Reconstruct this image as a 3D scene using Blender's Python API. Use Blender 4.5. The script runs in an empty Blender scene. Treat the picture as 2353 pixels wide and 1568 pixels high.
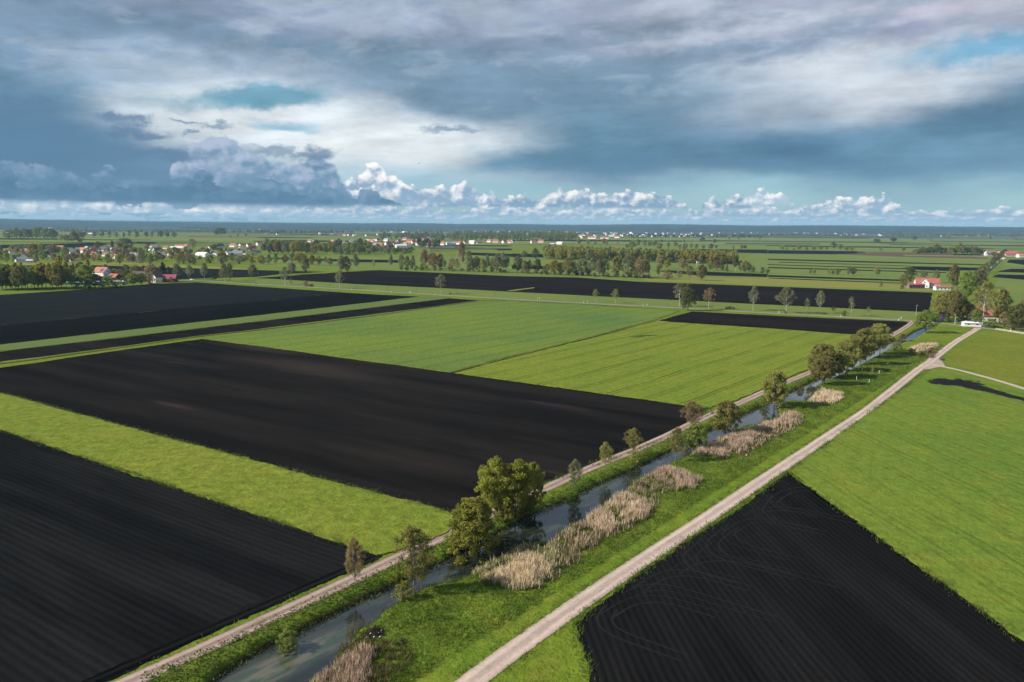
import bpy, math, random
import numpy as np
from math import radians, sin, cos, pi
random.seed(7); rng = np.random.default_rng(7)
S = bpy.context.scene
COL = S.collection
# ---------------------------------------------------------------- camera
F = 1830.0; W = 2353.0; H = 1568.0
PITCH = radians(8.2); ROLL = radians(0.39); CAM_H = 55.0
def ray(x, y):
    u = (x - W/2)/F; v = -(y - H/2)/F
    c, s = cos(ROLL), sin(ROLL)
    a = u*c - v*s; b = u*s + v*c
    return (a, cos(PITCH) + b*sin(PITCH), -sin(PITCH) + b*cos(PITCH))
def G(x, y, z=0.0):
    d = ray(x, y); t = (z - CAM_H)/min(d[2], -0.0006)
    return (d[0]*t, d[1]*t)
def depth(p):
    return p[1]*cos(PITCH) + CAM_H*sin(PITCH)
def azel(x, y):
    d = ray(x, y); return (math.atan2(d[0], d[1]), math.atan2(d[2], math.hypot(d[0], d[1])))
cam = bpy.data.objects.new('camera', bpy.data.cameras.new('camera')); COL.objects.link(cam)
cam.data.sensor_width = 36; cam.data.lens = 36*F/W; cam.data.clip_start = 1; cam.data.clip_end = 60000
from mathutils import Matrix, Euler
cam.matrix_world = Matrix.Translation((0, 0, CAM_H)) @ Euler((pi/2 - PITCH, 0, 0)).to_matrix().to_4x4() @ Matrix.Rotation(ROLL, 4, 'Z')
S.camera = cam
S.view_settings.view_transform = 'Standard'; S.view_settings.look = 'None'
S.view_settings.gamma = 1; S.view_settings.exposure = 0.85
S.cycles.max_bounces = 6; S.cycles.transparent_max_bounces = 8; S.cycles.volume_bounces = 0
S.cycles.use_denoising = True
# ---------------------------------------------------------------- node helpers
def lin(r, g, b):
    f = lambda c: (c/255/12.92 if c <= 10 else ((c/255+0.055)/1.055)**2.4)
    return (f(r), f(g), f(b), 1.0)
class N:
    """small wrapper to write node trees"""
    def __init__(s, nt): s.t = nt; s.n = nt.nodes; s.l = nt.links
    def put(s, sock, v):
        if hasattr(v, 'is_output'): s.l.new(v, sock)
        elif v is not None: sock.default_value = v
    def node(s, typ, **k):
        n = s.n.new(typ)
        for a, b in k.items(): setattr(n, a, b)
        return n
    def math(s, op, a, b=None, c=None, clamp=False):
        n = s.node('ShaderNodeMath', operation=op, use_clamp=clamp)
        for i, v in enumerate((a, b, c)):
            if v is not None: s.put(n.inputs[i], v)
        return n.outputs[0]
    def vm(s, op, a, b=None):
        n = s.node('ShaderNodeVectorMath', operation=op)
        s.put(n.inputs[0], a)
        if b is not None:
            if op == 'SCALE': s.put(n.inputs[3], b)
            else: s.put(n.inputs[1], b)
        return n.outputs['Value'] if op in ('LENGTH', 'DOT_PRODUCT') else n.outputs[0]
    dims = '3D'
    def noise(s, vec, scale, detail=4, rough=0.55, color=False, dist=0.0):
        n = s.node('ShaderNodeTexNoise', noise_dimensions=s.dims)
        s.put(n.inputs['Vector'], vec); n.inputs['Scale'].default_value = scale
        n.inputs['Detail'].default_value = detail; n.inputs['Roughness'].default_value = rough
        n.inputs['Distortion'].default_value = dist
        if color:   # as a vector, without an implicit conversion
            q = s.node('ShaderNodeSeparateColor'); s.l.new(n.outputs['Color'], q.inputs[0])
            return s.comb(q.outputs[0], q.outputs[1], q.outputs[2])
        return n.outputs[0]
    def gray(s, f):
        q = s.node('ShaderNodeCombineColor')
        for i in range(3): s.put(q.inputs[i], f)
        return q.outputs[0]
    def ramp(s, v, a, b, lo=0.0, hi=1.0, smooth=True):
        n = s.node('ShaderNodeMapRange', interpolation_type='SMOOTHSTEP' if smooth else 'LINEAR')
        s.put(n.inputs[0], v); s.put(n.inputs[1], a); s.put(n.inputs[2], b); s.put(n.inputs[3], lo); s.put(n.inputs[4], hi)
        return n.outputs[0]
    def mix(s, f, a, b, mode='MIX'):
        n = s.node('ShaderNodeMix', data_type='RGBA', blend_type=mode)
        s.put(n.inputs[0], f); s.put(n.inputs[6], a); s.put(n.inputs[7], b)
        return n.outputs[2]
    def xyz(s, v):
        n = s.node('ShaderNodeSeparateXYZ'); s.put(n.inputs[0], v); return n.outputs
    def comb(s, x, y, z=0.0):
        n = s.node('ShaderNodeCombineXYZ')
        for i, v in enumerate((x, y, z)): s.put(n.inputs[i], v)
        return n.outputs[0]
    def mapping(s, v, loc, rot, scale, typ='TEXTURE'):
        n = s.node('ShaderNodeMapping', vector_type=typ); s.put(n.inputs[0], v)
        n.inputs[1].default_value = loc; n.inputs[2].default_value = rot; n.inputs[3].default_value = scale
        return n.outputs[0]
# ---------------------------------------------------------------- sky and sun
SUN_EL = radians(33); SUN_DIR = (-cos(SUN_EL)*.985, -cos(SUN_EL)*.17, sin(SUN_EL))
def make_sky():
    w = bpy.data.worlds.new('World'); S.world = w; w.use_nodes = True
    w.cycles.sampling_method = 'MANUAL'; w.cycles.sample_map_resolution = 512
    k = N(w.node_tree); k.n.clear(); k.dims = '2D'
    out = k.node('ShaderNodeOutputWorld'); bg = k.node('ShaderNodeBackground'); bg.inputs[1].default_value = 0.1
    tc = k.node('ShaderNodeTexCoord').outputs['Generated']
    d = k.vm('NORMALIZE', tc); x, y, z = k.xyz(d)
    sky = k.node('ShaderNodeTexSky', sky_type='NISHITA', sun_disc=False)
    sky.sun_elevation = SUN_EL; sky.sun_rotation = radians(260); sky.altitude = 400; sky.air_density = 1.0; sky.dust_density = 1.0
    if sky.inputs: k.l.new(d, sky.inputs[0])
    az = k.math('ARCTAN2', x, y); el = k.math('ARCSINE', z)
    # units: degrees
    AZ = k.math('MULTIPLY', az, 180/pi); EL = k.math('MULTIPLY', el, 180/pi)
    P = k.comb(AZ, EL, 0.0)
    # perspective coordinates of a flat cloud deck
    zz = k.math('ADD', k.math('MAXIMUM', z, 0.0), 0.045)
    DK = k.comb(k.math('DIVIDE', x, zz), k.math('DIVIDE', y, zz), 0.0)
    # warps: soft streaky one and a billowing one
    wn = k.noise(k.vm('MULTIPLY', P, (0.10, 0.30, 1)), 1.0, 6, 0.58, True)
    PW = k.vm('ADD', P, k.vm('MULTIPLY', k.vm('SUBTRACT', wn, (.5, .5, .5)), (7.0, 2.6, 0)))
    wn2 = k.noise(k.vm('MULTIPLY', P, (0.55, 0.9, 1)), 1.0, 7, 0.62, True)
    PB = k.vm('ADD', P, k.vm('MULTIPLY', k.vm('SUBTRACT', wn2, (.5, .5, .5)), (2.6, 1.6, 0)))
    E_ = 0.62   # cloud radiance scale (display exposure is applied afterwards)
    def C(r, g, b):
        q = lin(r, g, b); f = 10*E_; return (q[0]*f, q[1]*f, q[2]*f, 1)
    skyc = k.mix(1.0, sky.outputs[0], (0.62, 0.80, 0.92, 1), 'MULTIPLY')
    base = k.mix(k.ramp(EL, 0.0, 5.0), C(146, 174, 192), C(150, 184, 202))
    base = k.mix(0.25, base, skyc)
    col = base
    def feat(col, xd, yd, rx, ry, rgb, soft=0.6, amt=1.0, rot=0.0, P_=PW, layer=False):
        """blend a cloud region: centre and radii given along the photo's sky directions"""
        a0, e0 = azel(xd, yd); deg = 180/pi
        s = 180/pi/F
        m = k.mapping(P_, (a0*deg, e0*deg, 0), (0, 0, radians(rot)), (rx*s, ry*s, 1))
        r = k.vm('LENGTH', m)
        f = k.ramp(r, 1 + soft, max(0.0, 1 - soft), 0.0, amt)
        if layer: return over(f, col, C(*rgb))
        return k.mix(f, col, C(*rgb))
    # --- deck, thick grey layer filling the upper sky, ragged lower edge
    n1 = k.noise(k.vm('MULTIPLY', P, (0.07, 0.2, 1)), 1.0, 6, 0.6)
    lowedge = k.math('ADD', 2.8, k.math('MULTIPLY', k.math('SUBTRACT', n1, 0.5), 3.0))
    deck = k.ramp(EL, lowedge, k.math('ADD', lowedge, 1.3))
    streak = k.noise(k.vm('MULTIPLY', k.mapping(DK, (0, 0, 0), (0, 0, radians(-28)), (1, 1, 1)), (0.6, 1.3, 1)), 1.0, 8, 0.6, dist=0.15)
    dcol = k.mix(k.ramp(EL, 2.0, 15.5, 0, 1, False), C(108, 142, 168), C(146, 157, 182))
    col = k.mix(deck, col, dcol)
    # --- large masses
    col = feat(col, 120, 300, 420, 240, (100, 136, 166), .7, .8)
    col = feat(col, 300, 60, 500, 90, (132, 150, 178), .7, .6)
    col = feat(col, 930, 150, 560, 130, (112, 138, 164), .6, .75, -6)
    col = feat(col, 1350, 60, 420, 70, (142, 153, 178), .7, .6)
    col = feat(col, 760, 30, 420, 42, (152, 160, 188), .6, .7)
    col = feat(col, 1650, 15, 300, 28, (172, 172, 194), .8, .6)
    # bright break beneath the deck on the left
    col = feat(col, 560, 205, 240, 60, (176, 190, 212), .8, .85, -4)
    col = feat(col, 560, 280, 270, 62, (214, 219, 229), .5, .97, 2)
    col = feat(col, 900, 338, 260, 62, (220, 223, 231), .55, .97, 6)
    col = feat(col, 800, 395, 420, 26, (160, 192, 212), .9, .7)
    col = feat(col, 1300, 405, 260, 14, (196, 208, 220), .9, .7)
    # bright veil on the right
    col = feat(col, 1960, 185, 360, 92, (206, 209, 222), .7, 1.0, 8)
    col = feat(col, 2130, 140, 230, 50, (188, 196, 214), .7, .8)
    col = feat(col, 120, 420, 420, 70, (98, 132, 162), .6, .9)
    # dark rain-grey mass over the right half
    col = feat(col, 1400, 305, 330, 105, (100, 136, 164), .6, .95, 0)
    col = feat(col, 1800, 310, 330, 88, (92, 128, 158), .6, .9, -14)
    col = feat(col, 2240, 340, 300, 62, (104, 140, 168), .7, .85, 0)
    col = feat(col, 1500, 372, 420, 34, (88, 124, 154), .7, .7, 0)
    col = feat(col, 2320, 240, 190, 55, (84, 120, 150), .7, .9, 6)
    col = feat(col, 1240, 200, 330, 60, (116, 142, 166), .7, .7, -5)
    col = feat(col, 1800, 330, 190, 26, (78, 114, 146), .8, .7, -16)
    # upper right: purple-grey bank with a pale pink edge above
    col = feat(col, 2250, 18, 300, 26, (190, 182, 200), .7, .8, 0)
    col = feat(col, 2200, 66, 330, 26, (128, 136, 164), .7, .95, -3)
    col = feat(col, 1620, 82, 190, 20, (186, 190, 210), .8, .75, 6, PB)
    col = feat(col, 1840, 62, 130, 30, (184, 188, 208), .8, .7, 0, PB)
    col = feat(col, 1780, 118, 130, 18, (126, 142, 168), .8, .8, 4, PB)
    col = feat(col, 1530, 130, 180, 14, (118, 140, 164), .8, .7, 4)
    # --- ragged cloudlets: paler tufts and darker scud drifting under the deck
    upm = k.math('MULTIPLY', k.ramp(EL, 6.5, 11.0), .9)
    for sx, sy, off, lo, hi, rgb, amt in ((.085, .30, (3.1, 8.2, 0), .52, .66, (188, 196, 210), .36), (.10, .36, (17.3, 2.2, 0), .53, .68, (104, 130, 154), .42), (.22, .75, (7.7, 21.1, 0), .53, .68, (184, 192, 208), .28), (.20, .70, (31.0, 5.5, 0), .54, .68, (112, 136, 158), .32)):
        q = k.vm('ADD', k.vm('MULTIPLY', k.mapping(P, (0, 0, 0), (0, 0, radians(4)), (1, 1, 1)), (sx, sy, 1)), off)
        col = k.mix(k.math('MULTIPLY', k.ramp(k.noise(q, 1.0, 9, .60, dist=.25), lo, hi, 0, amt), upm), col, C(*rgb))
    col = feat(col, 560, 262, 230, 44, (222, 225, 233), .6, .7, 2)
    col = feat(col, 930, 335, 240, 52, (226, 228, 234), .6, .75, 6)
    col = feat(col, 1980, 190, 260, 60, (208, 211, 223), .8, .6, 8)
    # blue windows
    PN = k.vm('ADD', P, k.vm('MULTIPLY', k.vm('SUBTRACT', wn2, (.5, .5, .5)), (2.2, 1.1, 0)))
    col = feat(col, 480, 238, 120, 13, (124, 162, 184), .8, .75, 4, PN)
    col = feat(col, 620, 222, 125, 23, (98, 150, 176), .45, .9, 3, PN)
    col = feat(col, 660, 282, 70, 9, (120, 168, 196), .8, .8)
    col = feat(col, 2290, 108, 150, 26, (104, 162, 198), .7, .85, 4, PB)
    # --- streaks and mottling of the whole deck
    st = k.ramp(streak, 0.25, 0.75, 0.88, 1.12, False)
    st2 = k.noise(k.vm('MULTIPLY', P, (0.17, 0.5, 1)), 1.0, 9, 0.62, dist=0.12)
    st = k.math('MULTIPLY', st, k.ramp(st2, 0.28, 0.72, 0.84, 1.19, False))
    up = k.ramp(EL, 2.2, 6.0)
    fac = k.math('ADD', 1.0, k.math('MULTIPLY', k.math('SUBTRACT', st, 1.0), up))
    col = k.mix(1.0, col, (0.955, 1.0, 0.965, 1), 'MULTIPLY')
    col = k.mix(1.0, col, k.gray(fac), 'MULTIPLY')
    # --- low dark shelf cloud on the left, lumpy top and flat base
    col = feat(col, 30, 330, 260, 80, (84, 120, 150), .6, .8, 0, PB)
    for xd, yd, rx, ry in ((1030, 295, 60, 8), (425, 300, 11, 3), (1325, 207, 46, 10), (1130, 225, 70, 14), (965, 373, 8, 3), (430, 278, 26, 3), (495, 290, 40, 5), (640, 345, 60, 9)):
        col = feat(col, xd, yd, rx, ry, (112, 140, 166), .6, .75, 0, PB)
    # --- rows of cumulus towards the horizon
    def over(m, sh, c):   # one cloud layer in front of another
        b_ = k.node('ShaderNodeBackground'); b_.inputs[1].default_value = 0.1; k.put(b_.inputs[0], c)
        ms = k.node('ShaderNodeMixShader'); k.put(ms.inputs[0], m); k.l.new(sh, ms.inputs[1]); k.l.new(b_.outputs[0], ms.inputs[2])
        return ms.outputs[0]
    def billow(v):
        w_ = k.noise(v, 1.6, 3, .5, True)
        q = k.vm('ADD', v, k.vm('MULTIPLY', k.vm('SUBTRACT', w_, (.5, .5, .5)), (.5, .5, 0)))
        vo = k.node('ShaderNodeTexVoronoi', feature='F1', normalize=True, voronoi_dimensions='2D')
        k.put(vo.inputs['Vector'], q); vo.inputs['Scale'].default_value = 1.7; vo.inputs['Detail'].default_value = 2.0
        vo.inputs['Roughness'].default_value = .55
        return k.math('ADD', k.math('MULTIPLY', k.noise(v, 1.0, 8, .58), .55), k.math('MULTIPLY', k.math('SUBTRACT', .95, vo.outputs['Distance']), .5))
    def row(col, base_d, kx, ky, h, thr, top, bot, seed, prof=None, xb=1176, amp=2.8, lk=3.6):
        e0 = azel(xb, base_d)[1]*180/pi
        v = k.vm('ADD', k.vm('MULTIPLY', P, (kx, ky, 1)), (seed*7.3, seed*3.1, seed))
        n = billow(v)
        big = k.noise(k.vm('ADD', k.vm('MULTIPLY', P, (kx*.3, 0.0, 0)), (seed*11.7, seed*5.3, 0)), 1.0, 3, 0.6)
        t = k.math('DIVIDE', k.math('SUBTRACT', EL, e0), h)
        dd = k.math('ADD', k.math('ADD', k.math('MULTIPLY', k.math('SUBTRACT', n, .6), amp), k.math('MULTIPLY', k.math('SUBTRACT', big, .5), 3.5)), k.math('SUBTRACT', thr, t))
        if prof is not None: dd = k.math('SUBTRACT', dd, k.math('SUBTRACT', 2.5, k.math('MULTIPLY', 2.5, prof)))
        m = k.math('MULTIPLY', k.ramp(dd, 0.0, 0.16), k.ramp(t, -0.22, 0.02))
        # lit from the sun's side: compare with the same noise sampled a little towards it
        n_s = billow(k.vm('ADD', v, (-0.14, 0.20, 0)))
        lit = k.math('ADD', k.math('MULTIPLY', k.math('SUBTRACT', n, n_s), lk), k.math('MULTIPLY', t, 0.42))
        c = k.mix(k.ramp(lit, -0.15, 0.95), C(*bot), C(*top))
        return over(m, col, c)
    def lobe(xc, half):  # 1 inside an azimuth range, 0 outside
        a0 = azel(xc, 450)[0]*180/pi; s = half/F*180/pi
        return k.ramp(k.math('ABSOLUTE', k.math('SUBTRACT', AZ, a0)), s*1.6, s*0.5)
    k.l.new(col, bg.inputs[0]); col = bg.outputs[0]
    col = row(col, 511, 1.1, 1.9, .45, .55, (184, 200, 214), (150, 180, 202), 9, None, 1176, 2.6, 2.5)
    col = row(col, 504, .75, 1.3, .50, .60, (222, 220, 225), (146, 174, 198), 2, None, 1176, 2.6, 3)
    col = row(col, 494, .60, 1.0, .60, .75, (240, 236, 235), (142, 170, 194), 5, None, 1176, 2.6, 3)
    col = row(col, 488, .50, .75, .95, .95, (252, 246, 241), (156, 180, 200), 12, lobe(330, 480), 400, 2.6, 3)
    col = row(col, 475, .55, .75, .95, .80, (244, 241, 239), (126, 156, 182), 4, lobe(1400, 430), 1400, 2.2)
    col = row(col, 463, .42, .55, 1.35, 1.25, (250, 248, 245), (138, 164, 190), 3, lobe(960, 190), 900, 2.0)
    col = row(col, 456, .45, .55, 1.6, .85, (250, 248, 245), (150, 174, 196), 17, lobe(810, 100), 850)
    col = row(col, 468, .70, .85, 1.0, .80, (248, 246, 242), (166, 188, 206), 8, lobe(1765, 85), 1765)
    col = row(col, 488, .60, .80, .9, .9, (250, 246, 242), (140, 168, 192), 21, lobe(1950, 110), 1950)
    col = row(col, 462, .36, .50, 3.0, 1.25, (170, 184, 206), (110, 142, 170), 6, lobe(610, 170), 560, 1.6, 3.0)
    col = row(col, 460, .28, .42, 2.2, .80, (128, 154, 182), (90, 128, 156), 14, lobe(300, 520), 420, 2.6, 3.0)
    col = row(col, 461, .34, .50, 1.3, .75, (104, 136, 166), (76, 114, 142), 15, lobe(330, 520), 420, 2.6, 3.0)
    for xd, yd, rx, ry in ((725, 355, 40, 14), (735, 385, 26, 9), (285, 275, 46, 9), (290, 297, 36, 9), (345, 309, 36, 9), (270, 313, 20, 7), (360, 356, 95, 11), (60, 235, 50, 9)):
        col = feat(col, xd, yd, rx, ry, (92, 124, 154), .5, .8, 0, PB, True)
    # outside the band of sky with fine cloud structure a plain grey deck is enough (and quick to evaluate)
    bg2 = k.node('ShaderNodeBackground'); bg2.inputs[1].default_value = 0.1
    hn = k.noise(k.comb(k.math('DIVIDE', x, zz), k.math('DIVIDE', y, zz)), .8, 4, .6)
    hc = k.mix(k.ramp(hn, .3, .7), C(118, 140, 166), C(176, 182, 200))
    hc = k.mix(k.ramp(EL, 3, 0), hc, base)
    k.l.new(k.mix(.15, hc, skyc), bg2.inputs[0])
    inside = k.math('MULTIPLY', k.ramp(EL, 26, 18), k.ramp(k.math('ABSOLUTE', AZ), 62, 50))
    ms = k.node('ShaderNodeMixShader'); k.put(ms.inputs[0], inside)
    k.l.new(bg2.outputs[0], ms.inputs[1]); k.l.new(col, ms.inputs[2]); k.l.new(ms.outputs[0], out.inputs[0])
    sun = bpy.data.lights.new('sun', 'SUN'); sun.energy = 4.2; sun.angle = radians(0.5); sun.color = (1.0, 0.93, 0.82)
    so = bpy.data.objects.new('sun', sun); COL.objects.link(so)
    from mathutils import Vector
    so.rotation_euler = Vector(SUN_DIR).to_track_quat('Z', 'Y').to_euler(); so.location = (-300, 0, 300)
make_sky()
# ---------------------------------------------------------------- materials
def new_mat(name, rough=0.9, spec=0.2):
    m = bpy.data.materials.new(name); m.use_nodes = True
    k = N(m.node_tree); b = k.n['Principled BSDF']
    b.inputs['Roughness'].default_value = rough; b.inputs['Specular IOR Level'].default_value = spec
    return m, k, b
def bump(k, b, h, strength=0.6, dist=0.2):
    n = k.node('ShaderNodeBump'); n.inputs['Strength'].default_value = strength; n.inputs['Distance'].default_value = dist
    k.put(n.inputs['Height'], h); k.l.new(n.outputs[0], b.inputs['Normal'])
def plain(name, rgb, rough=0.7, spec=0.3, var=0.12, scale=1.5, metallic=0.0):
    m, k, b = new_mat(name, rough, spec)
    p = k.node('ShaderNodeTexCoord').outputs['Object']
    n = k.noise(p, scale, 4)
    f = k.ramp(n, .25, .75, 1 - var, 1 + var, False)
    k.l.new(k.mix(1.0, (*rgb, 1), k.gray(f), 'MULTIPLY'), b.inputs['Base Color'])
    b.inputs['Metallic'].default_value = metallic
    return m
def axis_of(p, q):
    """unit ground vector from photo point p to photo point q, and its left normal"""
    a = G(*p); c = G(*q); d = (c[0]-a[0], c[1]-a[1]); l = math.hypot(*d); d = (d[0]/l, d[1]/l)
    return d, (-d[1], d[0])
def pos(k): return k.node('ShaderNodeNewGeometry').outputs['Position']
def grass(name, A, B, Y, yamt=0.25, big=0.018, tram=None, patches=(), fine=1.0, contrast=0.55, bstr=1.0):
    """meadow or young crop; tram = (direction, spacing, line half width, strength)"""
    m, k, b = new_mat(name, 0.95, 0.04)
    p = pos(k)
    n0 = k.noise(p, big, 4, .6); n1 = k.noise(p, big*5, 5, .6); n2 = k.noise(p, .38*fine, 5, .65); n3 = k.noise(p, 1.7*fine, 3, .7)
    c = k.mix(k.ramp(n0, .35, .65), (*A, 1), (*B, 1))
    c = k.mix(k.math('MULTIPLY', k.ramp(n1, .48, .72), yamt), c, (*Y, 1))
    f = k.math('ADD', k.math('MULTIPLY', k.math('SUBTRACT', n2, .5), 1.7), k.math('MULTIPLY', k.math('SUBTRACT', n3, .5), 1.3))
    f = k.math('MAXIMUM', k.math('ADD', 1.0, k.math('MULTIPLY', f, contrast)), 0.35)
    if tram:
        d, sp, hw, st = tram
        nn = (-d[1], d[0], 0)
        wv = k.math('ADD', k.vm('DOT_PRODUCT', p, nn), k.math('MULTIPLY', k.math('SUBTRACT', k.noise(p, .02, 2), .5), 5.0))
        br = k.noise(k.comb(k.vm('DOT_PRODUCT', p, (d[0], d[1], 0)), wv), .035, 3)
        for off, s_, w_, q in ((0.0, sp, hw, 1.0), (1.9, sp, hw, .8), (sp*.37, sp*.41, hw*.8, .35), (sp*.2, sp*.23, hw*.7, .22)):
            fr = k.math('ABSOLUTE', k.math('SUBTRACT', k.math('FRACT', k.math('DIVIDE', k.math('ADD', wv, off + 1000*s_), s_)), .5))
            ln = k.math('MULTIPLY', k.ramp(fr, w_*1.6/s_, w_*.5/s_), k.ramp(br, .35, .55, .35, 1.0))
            f = k.math('MULTIPLY', f, k.math('SUBTRACT', 1.0, k.math('MULTIPLY', ln, st*q)))
    c = k.mix(1.0, c, k.gray(f), 'MULTIPLY')
    for pt in patches:  # (list of photo points with radius in metres, colour): bare soil showing through the crop
        msk = None
        for (xd, yd, rx, ry, rot) in pt[0]:
            g = G(xd, yd)
            q = k.vm('LENGTH', k.vm('MULTIPLY', k.mapping(p, (g[0], g[1], 0), (0, 0, rot), (rx, ry, 1)), (1, 1, 0)))
            q = k.math('SUBTRACT', 1.0, q)
            msk = q if msk is None else k.math('MAXIMUM', msk, q)
        msk = k.math('ADD', msk, k.math('MULTIPLY', k.math('SUBTRACT', k.noise(p, .22, 6, .7), .5), 1.5))
        c = k.mix(k.ramp(msk, 0.08, .3), c, (*pt[1], 1))
    k.l.new(c, b.inputs['Base Color'])
    bump(k, b, k.math('ADD', k.math('MULTIPLY', n2, 1.4), k.math('MULTIPLY', n3, .6)), bstr, .35/fine)
    return m
def soil(name, A, B, d, row=1.8, rowamt=0.5, pale=0.3, palecol=(.06, .045, .038), patches=(), big=.012, speck=0.0):
    """black fen soil, tilled in rows along direction d"""
    m, k, b = new_mat(name, 1.0, 0.0)
    p = pos(k); nn = (-d[1], d[0], 0)
    along = k.vm('DOT_PRODUCT', p, (d[0], d[1], 0)); across = k.vm('DOT_PRODUCT', p, nn)
    st = k.comb(k.math('MULTIPLY', along, .12), across)
    n0 = k.noise(st, big*5, 6, .65); n1 = k.noise(st, .22, 5, .65); n2 = k.noise(p, 1.6, 4, .7)
    c = k.mix(k.ramp(n0, .36, .66), (*A, 1), (*B, 1))
    w = k.math('SINE', k.math('MULTIPLY', k.math('ADD', across, k.math('MULTIPLY', k.math('SUBTRACT', n1, .5), .25)), 2*pi/row))
    f = k.math('ADD', 1.0, k.math('ADD', k.math('MULTIPLY', w, rowamt*.55), k.math('ADD', k.math('MULTIPLY', k.math('SUBTRACT', n1, .5), 1.0), k.math('MULTIPLY', k.math('SUBTRACT', n2, .5), .9))))
    f = k.math('MAXIMUM', f, .25)
    c = k.mix(1.0, c, k.gray(f), 'MULTIPLY')
    n4 = k.noise(st, .045, 5, .7)
    c = k.mix(k.math('MULTIPLY', k.ramp(n4, .60, .78), pale), c, (*palecol, 1))
    for (xd, yd, rx, ry, amt) in patches:
        g = G(xd, yd); ang = math.atan2(d[1], d[0])
        q = k.vm('LENGTH', k.vm('MULTIPLY', k.mapping(p, (g[0], g[1], 0), (0, 0, ang), (rx, ry, 1)), (1, 1, 0)))
        q = k.math('ADD', q, k.math('MULTIPLY', k.math('SUBTRACT', n1, .5), 1.6))
        c = k.mix(k.math('MULTIPLY', k.ramp(q, 1.0, .1), amt), c, (*palecol, 1))
    if speck:
        s_ = k.noise(p, 2.3, 2, .5); c = k.mix(k.ramp(s_, .74, .79, 0, speck), c, (.10, .13, .03, 1))
    k.l.new(c, b.inputs['Base Color'])
    bump(k, b, k.math('ADD', k.math('MULTIPLY', w, .5*min(1, rowamt)), k.math('MULTIPLY', n2, .6)), .4, .22)
    return m
def gravel(name, A, B, edge, ruts=0.3, smudge=0.3):
    m, k, b = new_mat(name, 0.95, 0.15)
    uv = k.node('ShaderNodeUVMap').outputs[0]; u, v, _ = k.xyz(uv); p = pos(k)   # u: metres along, v: -1..1 across
    n1 = k.noise(k.comb(k.math('MULTIPLY', u, .05), k.math('MULTIPLY', v, 2.2)), 1.0, 6, .65)
    n2 = k.noise(p, 1.3, 5, .7); n3 = k.noise(p, .18, 4, .6)
    c = k.mix(k.ramp(n1, .35, .65), (*A, 1), (*B, 1))
    f = k.math('ADD', 1.0, k.math('ADD', k.math('MULTIPLY', k.math('SUBTRACT', n2, .5), .7), k.math('MULTIPLY', k.math('SUBTRACT', n3, .5), .5)))
    rv = k.math('ABSOLUTE', k.math('SUBTRACT', k.math('ABSOLUTE', v), .5))
    f = k.math('MULTIPLY', f, k.ramp(rv, .05, .4, 1 + ruts*.3, 1 - ruts*.5))
    c = k.mix(1.0, c, k.gray(f), 'MULTIPLY')
    dm = k.math('MULTIPLY', k.ramp(k.noise(k.comb(k.math('MULTIPLY', u, .09), k.math('MULTIPLY', v, 2.6), 3.3), 1.0, 7, .7), .60, .72), smudge)
    c = k.mix(dm, c, (.05, .045, .045, 1))
    e = k.math('ADD', k.math('ABSOLUTE', v), k.math('MULTIPLY', k.math('SUBTRACT', k.noise(p, .9, 5, .7), .5), .7))
    c = k.mix(k.ramp(e, .88, 1.0), c, (*edge, 1))
    gm_ = k.math('MULTIPLY', k.ramp(k.math('ABSOLUTE', v), .22, .05), k.ramp(k.noise(p, .5, 5, .7), .45, .62, 0, .5 if ruts > .5 else .0))
    c = k.mix(gm_, c, (*edge, 1))
    k.l.new(c, b.inputs['Base Color']); bump(k, b, n2, .5, .12)
    return m
def leaf(name, rgb, var=0.35, trans=0.48):
    m, k, b = new_mat(name, 0.7, 0.25)
    oi = k.node('ShaderNodeObjectInfo').outputs['Random']
    p = pos(k); n = k.noise(p, .55, 3, .6)
    h = k.node('ShaderNodeHueSaturation')
    h.inputs['Color'].default_value = (*rgb, 1)
    k.put(h.inputs['Hue'], k.ramp(oi, 0, 1, .485, .515, False))
    k.put(h.inputs['Value'], k.math('MULTIPLY', k.ramp(n, .3, .7, 1 - var, 1 + var, False), k.ramp(oi, 0, 1, .8, 1.2, False)))
    k.l.new(h.outputs[0], b.inputs['Base Color'])
    t = k.node('ShaderNodeBsdfTranslucent'); k.l.new(h.outputs[0], t.inputs[0])
    mx = k.node('ShaderNodeMixShader'); mx.inputs[0].default_value = trans
    k.l.new(b.outputs[0], mx.inputs[1]); k.l.new(t.outputs[0], mx.inputs[2])
    k.l.new(mx.outputs[0], k.n['Material Output'].inputs[0])
    return m
M = {}
# foliage
M['green'] = leaf('leaf_green', (0.224, 0.273, 0.054)); M['olive'] = leaf('leaf_olive', (0.265, 0.252, 0.070)); M['yellow'] = leaf('leaf_yellow', (0.300, 0.250, 0.037))
M['brown'] = leaf('leaf_brown', (0.265, 0.193, 0.089)); M['pale'] = leaf('leaf_pale', (0.354, 0.295, 0.153)); M['dark'] = leaf('leaf_dark', (0.152, 0.166, 0.052))
M['fir'] = leaf('leaf_fir', (0.045, 0.061, 0.028), .3, .1); M['lilac'] = leaf('leaf_lilac', (0.153, 0.083, 0.177)); M['grey'] = leaf('leaf_grey', (0.224, 0.232, 0.115))
M['lime'] = leaf('leaf_lime', (0.258, 0.271, 0.044)); M['herb'] = leaf('leaf_herb', (.078, .115, .018)); M['reed'] = leaf('reed_straw', (.56, .43, .30), .3, .2)
M['sedge'] = leaf('sedge', (.135, .115, .038), .4, .3); M['reedg'] = leaf('reed_green', (.16, .18, .045), .4, .3); M['blade'] = leaf('grass_blade', (.075, .125, .014), .4, .4)
M['bark'] = plain('bark', (.075, .058, .042), .95, .1, .4, 4); M['bark_pale'] = plain('bark_birch', (.42, .40, .37), .8, .2, .45, 7)
M['bark_grey'] = plain('bark_grey', (.16, .145, .12), .9, .1, .4, 4)
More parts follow.
